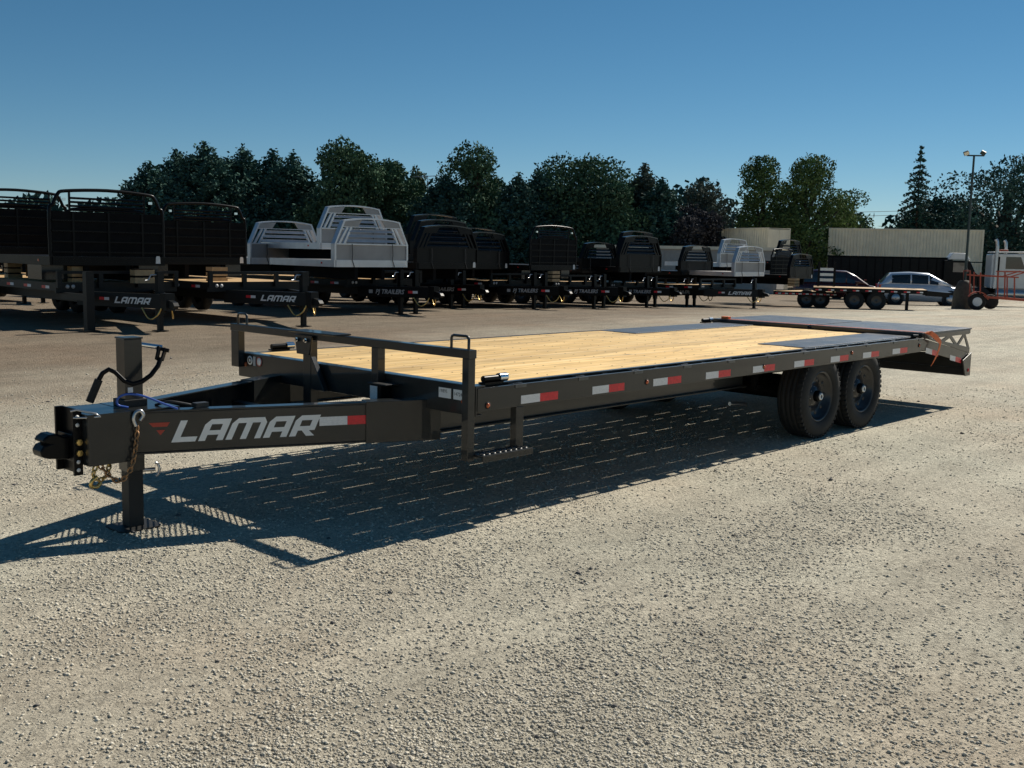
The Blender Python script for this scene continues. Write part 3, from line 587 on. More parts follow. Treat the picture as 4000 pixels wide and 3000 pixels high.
# jack
jk = P_('jack', MB().box((-1.583, 1.232, .34), (-1.477, 1.338, 1.105)))
P_('jack_cap', MB().box((-1.588, 1.227, 1.1055), (-1.472, 1.343, 1.115)), 'char', jk)
P_('drop_leg', MB().box((-1.575, 1.24, .012), (-1.485, 1.33, .339)), 'charflat', jk)
P_('foot_plate', MB().prism([(-1.66, 1.20), (-1.63, 1.17), (-1.43, 1.17), (-1.40, 1.20), (-1.40, 1.37), (-1.43, 1.40), (-1.63, 1.40), (-1.66, 1.37)], (.001, .0115), lambda u, v, w_: (u, v, w_)), 'charflat', jk)
P_('leg_pin', MB().tube([(-1.47, 1.285, .33), (-1.40, 1.255, .33)], .012, 8).tube([(-1.40, 1.255, .37), (-1.385, 1.25, .36), (-1.38, 1.245, .33), (-1.385, 1.25, .30), (-1.40, 1.255, .29)], .009, 6), 'zinc', jk, 0)
P_('crank_shaft', MB().tube([(-1.50, 1.26, 1.075), (-1.37, 1.20, 1.052)], .014, 10), 'chrome', jk, 0)
P_('crank_yoke', MB().bar((-1.395, 1.185, 1.06), (-1.425, 1.165, .985), .012, .03).bar((-1.36, 1.18, 1.045), (-1.40, 1.15, .985), .012, .03).tube([(-1.40, 1.205, 1.05), (-1.35, 1.16, 1.035)], .012, 8), 'blackp', jk)
hp = [(-1.405,1.155,.995), (-1.43,1.14,.955), (-1.475,1.138,.905), (-1.522,1.152,.87), (-1.566,1.174,.857), (-1.608,1.195,.875), (-1.649,1.215,.925), (-1.679,1.23,.942), (-1.709,1.245,.921), (-1.735,1.258,.869)]
P_('crank_handle', MB().tube(hp, .0135, 10), 'blackp', jk, 0)
P_('crank_grip', MB().tube([(-1.727,1.254,.885), (-1.773,1.277,.761)], .022, 12), 'rubber', jk, 0)
P_('jack_collar', MB().box((-1.60, 1.215, ZT+.0125), (-1.46, 1.355, ZT+.055)), 'charflat', jk)
P_('jack_label', MB().box((-1.57, 1.2295, .80), (-1.54, 1.2315, .83)), 'tapew', jk, 0)
# breakaway cable, plug and chains
def catmull(p, n=8):
    p = [Vector(q) for q in p]; p = [p[0]*2-p[1]]+p+[p[-1]*2-p[-2]]; o = []
    for i in range(1, len(p)-2):
        for k in range(n):
            t = k/n; a, b, c, d = p[i-1:i+3]; o.append(.5*((2*b)+(c-a)*t+(2*a-5*b+4*c-d)*t*t+(3*b-a-3*c+d)*t**3))
    return o+[p[-2]]
P_('breakaway_cable', MB().tube(catmull([(-1.60,1.17,.725), (-1.655,1.185,.745), (-1.65,1.18,.785), (-1.607,1.156,.804), (-1.535,1.118,.791), (-1.438,1.068,.744), (-1.371,1.033,.712)]), .0065, 8), 'blue', bevel=0)
P_('plug_wiring', MB().tube(catmull([(-1.42,1.20,.72), (-1.38,1.12,.745), (-1.30,1.08,.73), (-1.24,1.06,.712)]), .008, 8).box((-1.26,1.02,.707), (-1.18,1.07,.735)), 'print', bevel=0)
def chain(path, mname, link=.034, r=.0055):
    pts = catmull(path, 10); q = MB(); acc = 0; last = pts[0]; k = 0
    for p in pts[1:]:
        acc += (p-last).length
        if acc >= link*.72:
            d = (p-last).normalized(); a = d.cross(Vector((0,0,1))); a = a.normalized() if a.length > .01 else Vector((1,0,0)); u = a.cross(d)
            sd_ = a if k % 2 else u; ring = [p+d*(link*.55*math.cos(t))+sd_*(link*.34*math.sin(t)) for t in np.linspace(0, 2*math.pi, 9)[:-1]]
            q.tube(ring, r, 5, False, True); acc = 0; k += 1
        last = p
    return P_('safety_chain', q, mname, bevel=0)
chain([(-1.59,1.085,.64), (-1.598,1.08,.583), (-1.612,1.075,.497), (-1.632,1.07,.425), (-1.657,1.079,.368), (-1.694,1.098,.327), (-1.729,1.115,.346), (-1.764,1.133,.389), (-1.79,1.15,.43)], 'rust')
chain([(-1.80,1.15,.43), (-1.82,1.15,.385), (-1.81,1.16,.345), (-1.77,1.17,.335), (-1.73,1.18,.36), (-1.70,1.2,.43)], 'gold')
P_('chain_hook', MB().tube(catmull([(-1.575,1.082,.66), (-1.56,1.075,.69), (-1.575,1.08,.715), (-1.60,1.086,.705), (-1.612,1.088,.67), (-1.60,1.085,.63)]), .011, 8), 'zinc', bevel=0)
P_('chain_hook', MB().tube(catmull([(-1.80,1.15,.36), (-1.83,1.15,.34), (-1.835,1.155,.31), (-1.80,1.16,.30), (-1.775,1.165,.32)]), .011, 8), 'gold', bevel=0)
# sliding ratchets on the deck edges
for x, y in ((.115, .055), (.26, 2.535), (6.3, 2.55)):
    q = P_('chain_ratchet', MB().tube([(x, y, H+.032), (x+.13, y, H+.032)], .021, 10).box((x-.01, y-.03, H+.001), (x+.15, y+.03, H+.012)), 'blackp', bevel=0)
    P_('ratchet_drum', MB().tube([(x+.132, y, H+.034), (x+.20, y, H+.034)], .027, 12), 'chrome', q, 0)
# dovetail floor, tail beam, ramps
P_('dovetail_floor', MB().prism([(6.545, .79), (7.85, .585), (7.85, .575), (6.545, .78)], (.11, W-.11), fny), 'tread')
P_('tail_beam', MB().box((7.845, .0, .335), (TE-.0, W, .42)).box((7.85, .0, .4205), (7.86, W, .57)), 'charflat')
for y in (.0, W-.012): P_('tail_end_plate', MB().prism([(7.70, .52), (TE+.012, .60), (TE+.012, .335), (7.80, .335)], (y-.0125, y-.0005) if y == 0 else (y+.0125, y+.0245), fny))
P_('tail_light', MB().lathe([(.02, 0), (.02, -.006), (.0001, -.012)], (7.87, -.013, .40), 'y', 12), 'redlens', bevel=0)
P_('hinge_bar', MB().tube([(6.585, .0, H+.012), (6.585, W, H+.012)], .017, 10), 'blackp', bevel=0)
P_('deck_end_bar', MB().box((6.532, .03, .76), (6.556, W-.03, H+.01)), 'blackp')
for y0, y1 in ((.0, 1.27), (1.32, W)):
    rp = P_('ramp', MB().box((6.60, y0, H+.026), (TE, y1, H+.044)), 'tread')
    P_('ramp_edge', MB().box((6.56, y0, H+.0), (6.5995, y1, H+.042)), 'char', rp); P_('ramp_edge', MB().box((TE-.05, y0+.01, H-.02), (TE-.006, y1-.01, H+.0255)), 'char', rp)
    for yy in ((y0+.004, y0+.016), (y1-.016, y1-.004)):
        q = MB(); q.prism([(6.62, H-.025), (TE-.055, H-.025), (TE-.055, H+.0255), (6.62, H+.0255)], yy, fny)
        bot = lambda x: .835-(x-6.55)*.155
        q.prism([(6.62, bot(6.62)-.0), (TE-.01, bot(TE)-.03), (TE-.01, bot(TE)+.035), (6.62, bot(6.62)+.012)], (yy[0]+.0005, yy[1]-.0005), fny)
        xs = [6.86, 7.10, 7.32, 7.54, 7.74, TE-.03]
        for k in range(len(xs)-1):
            a_, b_ = (xs[k], H-.02), (xs[k+1], bot(xs[k+1])+.01)
            if k % 2: a_, b_ = (xs[k], bot(xs[k])+.01), (xs[k+1], H-.02)
            q.bar((a_[0], (yy[0]+yy[1])/2, a_[1]), (b_[0], (yy[0]+yy[1])/2, b_[1]), .010, .04, (0,1,0)) if False else q.bar((a_[0], (yy[0]+yy[1])/2, a_[1]), (b_[0], (yy[0]+yy[1])/2, b_[1]), .045, .010, (0,1,0))
        P_('ramp_truss', q, 'char', rp)
P_('ramp_spring', MB().tube([(6.44, .06, H+.012), (6.66, .03, H+.0)], .018, 10), 'blackp', bevel=0)
# orange strap over the folded ramps
st = thing('tie_down_strap', 'orange ratchet strap lying across the folded ramps, end hanging over the edge', 'strap', (6.64, 1.29, H+.045))
q = MB(); zt = .0015
q.add([(-.02, 1.22, zt), (.02, 1.22, zt), (.02, -1.325, zt), (-.02, -1.325, zt)], [(0,1,2,3)])
ob('strap_web', q, 'orange', st)
rib = [((-.04, -1.30, .003), (.022, 0, .012)), ((.02, -1.335, -.004), (.03, 0, .03)), ((.14, -1.345, -.055), (.032, 0, .034)), ((.25, -1.345, -.105), (.03, 0, .026)), ((.262, -1.345, -.125), (.034, 0, .012)), ((.215, -1.35, -.20), (.036, 0, .01)), ((.13, -1.35, -.29), (.034, 0, .008)), ((.055, -1.345, -.355), (.012, 0, .004))]
q = MB(); k = len(rib); q.add([Vector(p_)-Vector(w_)*.72 for p_, w_ in rib]+[Vector(p_)+Vector(w_)*.72 for p_, w_ in rib], [(i, i+1, k+i+1, k+i) for i in range(k-1)])
sm = ob('strap_tail', q, 'orange', st); so_ = sm.modifiers.new('thick', 'SOLIDIFY'); so_.thickness = .003
ob('strap_buckle', MB().box((-.03, 1.10, .0), (.03, 1.20, .03)), 'orange', st, .004)

# ------------------------------------------------------------------ row of trailers parked behind
def bg_trailer(name, brand, body, length=6.6):
    t = thing(name, 'x', 'trailer'); h = .86; w2 = 2.5
    p = lambda n, mb, m=body, par=t: ob(n, mb, m, par)
    for k in range(11): p('plank', MB().box((.06, .08+k*.2135, h-.04), (length, .08+k*.2135+.207, h)), 'farwood')
    p('header', MB().box((0, 0, h-.20), (.0595, w2, h+.004)))
    for y in (0, w2-.07): p('side_rail', MB().box((.06, y, h-.16), (length, y+.07, h-.002)))
    for y in (.5, w2-.6): p('main_beam', MB().box((.061, y, h-.38), (length, y+.1, h-.165)))
    p('headboard_rail', MB().box((-.08, 0, h+.17), (-.005, w2, h+.225)))
    for y in (0, .8, w2-.9, w2-.09): p('headboard_post', MB().box((-.075, y, h-.1), (-.005, y+.09, h+.169)))
    a, b = Vector((-1.8, w2/2, 0)), Vector((0, .42, 0))
    for sg in (1, -1):
        A = Vector((-1.82, w2/2-sg*.09, 0)); B = Vector((.058, w2/2-sg*(w2/2-.42), 0)); d = (B-A).normalized(); n = Vector((d.y, -d.x, 0))*sg
        q = MB(); c = [A, B, B-n*.09, A-n*.09]; q.add([(v.x, v.y, .43) for v in c]+[(v.x, v.y, .70) for v in c], [(3,2,1,0),(4,5,6,7),(0,1,5,4),(1,2,6,5),(2,3,7,6),(3,0,4,7)])
        tb_ = p('tongue_beam', q)
        if sg == -1:
            u = -d; o = n*.003
            def quad(s0, s1, z0, z1): return MB().add([Vector((B.x, B.y, z))+u*s+o for s, z in ((s0, z0), (s1, z0), (s1, z1), (s0, z1))], [(0,1,2,3)])
            if brand == 'LAMAR':
                lt = MB(); P0 = B+u*.92+o; vinyl(lt, 'LAMAR', (P0.x, P0.y, .50), u, (0,0,1), .125, .36, 1.26, .1); p('lettering', lt, 'decal', tb_)
                p('reflective_tape', quad(.56, .68, .55, .605), 'taper', tb_); p('reflective_tape', quad(.681, .80, .55, .605), 'tapew', tb_)
            else:
                P0 = B+u*.52+o; text_on('lettering', 'PJ TRAILERS', .155, (P0.x, P0.y, .515), u, (0,0,1), M['decaldim'], tb_, .25, .004)
                p('reflective_tape', quad(1.45, 1.58, .535, .60), 'taper', tb_); p('reflective_tape', quad(1.581, 1.72, .535, .60), 'tapew', tb_); p('emblem', quad(.33, .44, .52, .61), 'decaldim', tb_)
    p('tongue_crossmember', MB().box((-.7, .9, .48), (-.62, w2-.9, .60)))
    cp = p('coupler', MB().box((-2.02, w2/2-.09, .40), (-1.80, w2/2+.09, .72)))
    p('coupler_nose', MB().prism([(-2.02, .45), (-2.2, .45), (-2.25, .5), (-2.2, .56), (-2.02, .6)], (w2/2-.05, w2/2+.05), lambda u, v, w_: (u, w_, v)), body, cp)
    for jx, jy in (((-1.62, w2/2),) if brand == 'LAMAR' else ((-.95, w2-1.0), (-.95, 1.0))):
        j = p('jack', MB().box((jx-.06, jy-.06, .30), (jx+.06, jy+.06, 1.12)))
        p('drop_leg', MB().box((jx-.045, jy-.045, .013), (jx+.045, jy+.045, .30)), body, j); p('foot_plate', MB().box((jx-.13, jy-.11, 0), (jx+.13, jy+.11, .012)), body, j)
        p('crank_handle', MB().tube([(jx, jy, 1.06), (jx+.02, jy+.16, 1.05), (jx+.0, jy+.22, .96), (jx-.02, jy+.3, .95)], .016, 6), 'zinc', j)
    ch_ = MB()
    for ya in (-.10, .10):
        pp = catmull([(-1.86, w2/2+ya, .44), (-1.80, w2/2+ya*1.6, .30), (-1.66, w2/2+ya*2.4, .24), (-1.5, w2/2+ya*3, .44)], 6); ch_.tube(pp, .016, 5)
    tag(p('safety_chain', ch_, 'gold'), kind='stuff')
    for k in range(7):
        x = .3+.85*k; q = p('reflective_tape', MB().box((x, w2, h-.12), (x+.17, w2+.003, h-.065)), 'tapew'); p('red_half', MB().box((x+.171, w2, h-.12), (x+.34, w2+.003, h-.065)), 'taper', q)
    for yy in (w2-.22, w2-.33): p('label', MB().lathe([(.038, 0), (.038, -.003), (.0001, -.003)], (-.001, yy, h-.075), 'x', 14), 'decaldim')
    for y, sg in ((w2-.02, -1), (.02, 1)):
        for xc in (4.3, 5.2):
            wh = p('wheel', MB().lathe([(.20, .2*sg), (.2, .01*sg), (.16, .06*sg), (.07, .06*sg), (.05, .0), (.001, .0)], (xc, y, .385), 'y', 20), 'rim')
            p('tyre', MB().lathe([(.2, .012*sg), (.25, -.012*sg), (.34, -.012*sg), (.385, .03*sg), (.385, .2*sg), (.34, .24*sg), (.2, .22*sg)], (xc, y, .385), 'y', 26), 'rubber', wh)
    return t
def set_trailer(o, tip_px, s, label, group='trailers parked in the row behind', dyaw=0, front=1.95):
    tip = at(tip_px, s); rz = R(90)+dyaw; c_, n_ = math.cos(rz), math.sin(rz); lx, ly = -front, 1.25
    ox, oy = tip.x-(lx*c_-ly*n_), tip.y-(lx*n_+ly*c_)
    def wp(x, y): return ox+x*c_-y*n_, oy+x*n_+y*c_
    zf, zr = float(gz(*wp(-1.4, 1.25))), float(gz(*wp(4.75, 1.25))); sl = (zr-zf)/6.15
    o.location = (ox, oy, zf+sl*1.4+.01); o.rotation_euler = (0, -math.atan(sl), rz); tag(o, label, 'trailer', group)
    return lambda x, y=1.25, z=0: Vector((*wp(x, y), zf+sl*(x+1.4)+z))       # local to world
TL = bg_trailer('deckover_trailer', 'LAMAR', 'charbg'); TP = bg_trailer('deckover_trailer', 'PJ', 'blackp')
deck = {}; TL2, TL9 = copy_tree(TL), copy_tree(TL)
deck[1] = set_trailer(TL, 655, 19.6, 'charcoal trailer at the row end carrying two tall black tube racks')
deck[2] = set_trailer(TL2, 1222, 21.5, 'charcoal trailer right of the row end one, carrying one black rack')
deck[3] = set_trailer(TP, 1700, 26.2, 'black trailer loaded with the large silver truck beds')
deck[4] = set_trailer(copy_tree(TP), 1880, 31.0, 'black trailer right of the large silver beds, carrying shiny black louvred beds')
deck[5] = set_trailer(copy_tree(TP), 2208, 31.8, 'black trailer carrying the tall black mid row rack')
deck[6] = set_trailer(copy_tree(TP), 2440, 33.8, 'black trailer just right of the one with the tall mid row rack')
deck[7] = set_trailer(copy_tree(TP), 2640, 37.0, 'black trailer under the domed black bed in front of the tan store')
deck[8] = set_trailer(copy_tree(TP), 2792, 40.0, 'black trailer under the small silver truck beds')
deck[9] = set_trailer(TL9, 2985, 39.0, 'charcoal trailer at the far end of the row, below the dark service bodies')

lw = at(342, 19.4); lq = TL.location; lx_, ly_ = lw.y-lq.y, -(lw.x-lq.x)
ob('landing_leg', MB().box((lx_-.075, ly_-.075, .02), (lx_+.075, ly_+.075, 1.1)), 'charbg', TL); ob('leg_foot', MB().box((lx_-.14, ly_-.14, 0), (lx_+.14, ly_+.14, .0195)), 'charbg', TL)
ob('leg_bracket', MB().bar((lx_, ly_, .62), (.02, ly_, .62), .1, .12), 'charbg', TL)
for k in range(9):          # a second row, mostly hidden
    o = copy_tree(TP); x = 3.2+4.3*k; y = 25.5+.25*k; zf, zr = float(gz(x, y-1.5)), float(gz(x, y+4.8)); sl = (zr-zf)/6.3
    o.location = (x+1.25, y, zf+sl*1.4+.01); o.rotation_euler = (0, -math.atan(sl), R(90)); tag(o, 'black trailer of the second row, half hidden behind the loaded front row', 'trailer', 'second row trailers')

# ------------------------------------------------------------------ truck beds stacked on those trailers
def truck_bed(style, body, sheet, w=2.3, hh=1.2, ln=2.8, drop=.3):
    t = thing('truck_bed', 'x', 'truck bed'); w2 = w/2; fx = lambda u, v, w_: (u, w_, v)
    p = lambda n, mb, m=body, par=t, bv=0: ob(n, mb, m, par, bv)
    sill = .56 if style == 'louver' else .72*hh
    p('deck', MB().box((-w2+.05, .13, .06), (w2-.05, ln, .165)), sheet)
    for sx in (-1, 1): 
        p('side_rail', MB().box((min(sx*w2, sx*(w2-.049)), .02, 0), (max(sx*w2, sx*(w2-.049)), ln, .17)))
        p('under_rail', MB().box((sx*.42-.05, .1, -drop), (sx*.42+.05, ln-.1, .0595)), 'blackd')
        p('marker_light', MB().box((sx*(w2+.002)-.002, .5, .07), (sx*(w2+.002)+.002, .56, .11)), 'redlens')
    p('front_skirt', MB().box((-w2+.05, 0, 0), (w2-.05, .04, .17)).box((-w2+.05, -.012, .055), (w2-.05, -.0005, .065)).box((-w2+.05, -.012, .11), (w2-.05, -.0005, .12)), 'alus' if body == 'alu' else body)
    p('front_panel', MB().box((-w2+.04, .03, .171), (w2-.04, .045, sill)), sheet)
    if style == 'louver':
        tw = .76*w2; zt = hh-.07
        for sx in (-1, 1):
            p('post', MB().prism([(sx*w2, .171), (sx*w2, sill), (sx*tw, zt), (sx*(tw-.05), zt-.02), (sx*(w2-.05), sill), (sx*(w2-.05), .171)], (.0, .15), fx))
        n = 9; arc = [(-tw+2*tw*k/n, zt+.07*(1-(2*k/n-1)**2)) for k in range(n+1)]
        p('top_rail', MB().prism(arc+[(x, z-.035) for x, z in arc[::-1]], (-.002, .155), fx), body if body == 'alu' else 'blackg')
        zb = zt-.15; nw = .19*w
        for sx in (-1, 1):
            e = tw-.05+(w2-tw)*(zt-zb)/(zt-sill); top = [(sx*(nw*.72), hh-.055), (sx*(tw-.05), zt-.03)]
            p('top_panel', MB().prism([(sx*nw, zb), (sx*(e-.01), zb)]+top[::-1], (.01, .05), fx), sheet)
            for off in (.10, .25):
                p('upright_slat', MB().prism([(sx*(w2-off-.09), sill), (sx*(w2-off-.02), sill), (sx*(tw-.05-off*.75+.02), zb), (sx*(tw-.05-off*.75-.04), zb)], (.02, .07), fx))
        p('cross_bar', MB().box((-e+.01, .012, zb-.02), (e-.01, .052, zb-.002)))
        for k in range(3):
            z = sill+.055+(zb-sill-.06)*k/3; hw = w2-.36-(w2-tw)*(z-sill)/(zt-sill)*.8
            q = p('louver_slat', MB().prism([(-.03, 0), (.035, .070), (.042, .065), (-.023, -.007)], (-hw, hw), lambda u, v, w_, z=z: (w_, .03+u, z+v)), body if body == 'alu' else 'blackg')
        p('sill_bar', MB().box((-w2+.0505, -.006, sill-.02), (w2-.0505, .06, sill+.012)))
        for sx in (-.55, .55): p('tie_strap', MB().tube([(sx*w2, -.01, sill), (sx*w2+.01, -.015, .3), (sx*w2-.01, -.02, .18), (sx*w2+.06, -.018, .005)], .010, 5), 'print')
    elif style == 'arch':
        zt = hh; pts = [(-w2+.03, .04, .171), (-w2+.03, .04, sill), (-w2+.10, .04, zt-.28), (-w2+.20, .04, zt-.08), (-w2+.36, .04, zt-.015), (0, .04, zt+.03), (w2-.36, .04, zt-.015), (w2-.20, .04, zt-.08), (w2-.10, .04, zt-.28), (w2-.03, .04, sill), (w2-.03, .04, .171)]
        p('arch_tube', MB().tube(catmull(pts, 4), .034, 10)); zi = zt-.36
        p('inner_arch_tube', MB().tube(catmull([(-w2+.28, .07, .2), (-w2+.30, .07, zi-.2), (-w2+.42, .07, zi-.02), (-w2+.6, .07, zi+.02), (0, .07, zi+.04), (w2-.6, .07, zi+.02), (w2-.42, .07, zi-.02), (w2-.30, .07, zi-.2), (w2-.28, .07, .2)], 4), .026, 8))
        for x in (-w2+.42, w2-.42): p('upright_bar', MB().box((x-.018, .03, sill), (x+.018, .06, zt-.02)))
        for k in range(4): p('panel_rib', MB().box((-w2+.06, .0, .24+k*.2), (w2-.06, .0295, .265+k*.2)))
        for x in (-.7, 0, .7): p('panel_stiffener', MB().box((x-.02, .012, .18), (x+.02, .0298, sill)))
        for sx in (-1, 1): p('glint_block', MB().box((sx*(w2-.3)-.03, -.01, hh-.20), (sx*(w2-.3)+.03, .03, hh-.15)), 'chrome'); p('tool_box', MB().box((min(sx*(w2+.02), sx*(w2-.4)), .35, -.28), (max(sx*(w2+.02), sx*(w2-.4)), 1.0, -.002)), 'blackg')  # small chrome blocks added at the top corners to stand for white glints
        for k in range(4):
            z = sill+.03+(zt-sill-.1)*k/4.; p('rail_bar', MB().tube([(-w2+.42, .045, z), (w2-.42, .045, z)], .022, 8))
    else:                                   # box: flat tall panel with ribs
        p('upper_panel', MB().box((-w2+.02, .02, sill+.001), (w2-.02, .06, hh)), sheet); p('top_rail', MB().box((-w2, -.02, hh+.0005), (w2, .10, hh+.06)))
        for z in (hh*.55, hh*.78): p('rib', MB().box((-w2+.02, -.01, z), (w2-.02, .019, z+.04)))
        for sx in (-1, 1): p('side_board', MB().box((min(sx*w2, sx*(w2-.04)), .11, .171), (max(sx*w2, sx*(w2-.04)), ln, hh-.1)), sheet)
    if body != 'alu': p('paper_tag', MB().prism([(w2-.22, .04), (w2-.12, .04), (w2-.125, .16), (w2-.14, .19), (w2-.20, .19), (w2-.215, .16)], (-.016, -.013), fx), 'white')
    return t
BL = truck_bed('louver', 'alu', 'alug'); BK = truck_bed('louver', 'blackp', 'blackp'); BA = truck_bed('arch', 'blackp', 'blackd', 2.35, 1.42, 3.0)
used = set()
def bed(proto, px, s, zb, label, dz=0, group=None, tilt=0, sc=1):
    o = copy_tree(proto) if proto.name in used else proto; used.add(proto.name)
    b = at(px, s); o.location = (b.x, b.y, b.z+zb); o.rotation_euler = (0, 0, tilt); o.scale = (sc,)*3; return tag(o, label, 'truck bed', group)
bed(BA, 430, 20.8, 1.20, 'tall black tube arch rack on the front of the row end trailer')
bed(BA, 75, 24.2, 1.34, 'tall black tube arch rack farthest from the tongue, reaching past the tree line edge', tilt=.03)
bed(BA, 800, 24.2, 1.19, 'black tube arch rack between the row end racks and the silver beds', sc=.95)
bed(BL, 1455, 26.3, 1.18, 'large silver truck bed at the front of its trailer, lowest of three', tilt=-.01)
bed(BL, 1385, 28.4, 1.62, 'large silver truck bed raised highest, stacked behind the front one', sc=.98)
bed(BL, 1118, 29.6, 1.20, 'large silver truck bed left of and behind the stacked pair')
bed(BK, 1752, 29.2, 1.16, 'glossy black louvred bed directly right of the front silver bed')
bed(BK, 1732, 31.4, 1.40, 'glossy black louvred bed second in the nested black stack', sc=1.02)
bed(BK, 1702, 33.6, 1.68, 'glossy black louvred bed raised highest in the nested black stack', sc=1.02)
bed(BK, 1895, 33.0, 1.2, 'black louvred bed low at the right of the nested black stack', sc=.96)
bed(BK, 1862, 35.0, 1.42, 'black louvred bed behind the low one at the right of the nested stack', sc=.96)
bed(BA, 2165, 34.4, 1.22, 'tall black tube arch rack mid row', sc=.98)
bed(BK, 2345, 37.5, 1.2, 'dull black bed between the tall mid row rack and the domed one', sc=.9)
bed(BK, 2505, 37.6, 1.25, 'domed black bed with chrome truck nose beside it', sc=1.08)
bed(BK, 2490, 39.6, 1.6, 'black bed stacked higher behind the domed one')
bed(BK, 2725, 42.5, 1.22, 'black louvred bed just left of the small silver beds')
bed(BL, 2932, 41.5, 1.22, 'smaller silver truck bed nearer the far end of the row', sc=.98)
bed(BL, 2870, 44.3, 1.62, 'smaller silver truck bed half hidden behind the other small one', sc=.98)
bed(BA, 3060, 47.5, 1.25, 'black tube arch rack right of the small silver beds', sc=.88)
bed(BK, 3085, 51.0, 1.9, 'black louvred bed perched above the tube arch rack right of the small silver beds')
bed(BK, 3135, 46.0, 1.2, 'last black louvred bed of the row, nearest the maroon van', sc=.9)
# timber and crates between decks and beds
def crate(px, s, z, wx, dy, h, label, rz=0):
    b = at(px, s); t = thing('timber_crate', label, 'crate', (b.x, b.y, b.z+z), rz)
    n = max(2, int(h/.1))
    for k in range(n): ob('slat', MB().box((-wx/2, -dy/2, h*k/n), (wx/2, dy/2, h*k/n+h/n*.72)), 'crate', t)
    ob('core', MB().box((-wx/2+.02, -dy/2+.02, .0), (wx/2-.02, dy/2-.02, h-.02)), 'blackd', t)
crate(300, 20.6, .865, .3, .2, .34, 'tan wooden crate under the left end of the front tube rack')
crate(555, 20.9, .865, .42, .2, .3, 'tan wooden crate under the right end of the front tube rack')
crate(846, 23.0, .865, .38, .25, .33, 'pale slatted crate stack under the tube arch rack beside the silver beds')
crate(50, 22.4, .865, .3, .2, .34, 'brown wooden block at the outer end of the first trailer')
crate(1290, 27.6, .865, .7, .3, .32, 'wide tan crate under the lowest large silver bed')
crate(2165, 33.6, .86, .35, .2, .36, 'tan box on the trailer under the tall mid row rack')
crate(3105, 43.4, .86, .4, .3, .36, 'tan box below the last black beds of the row')

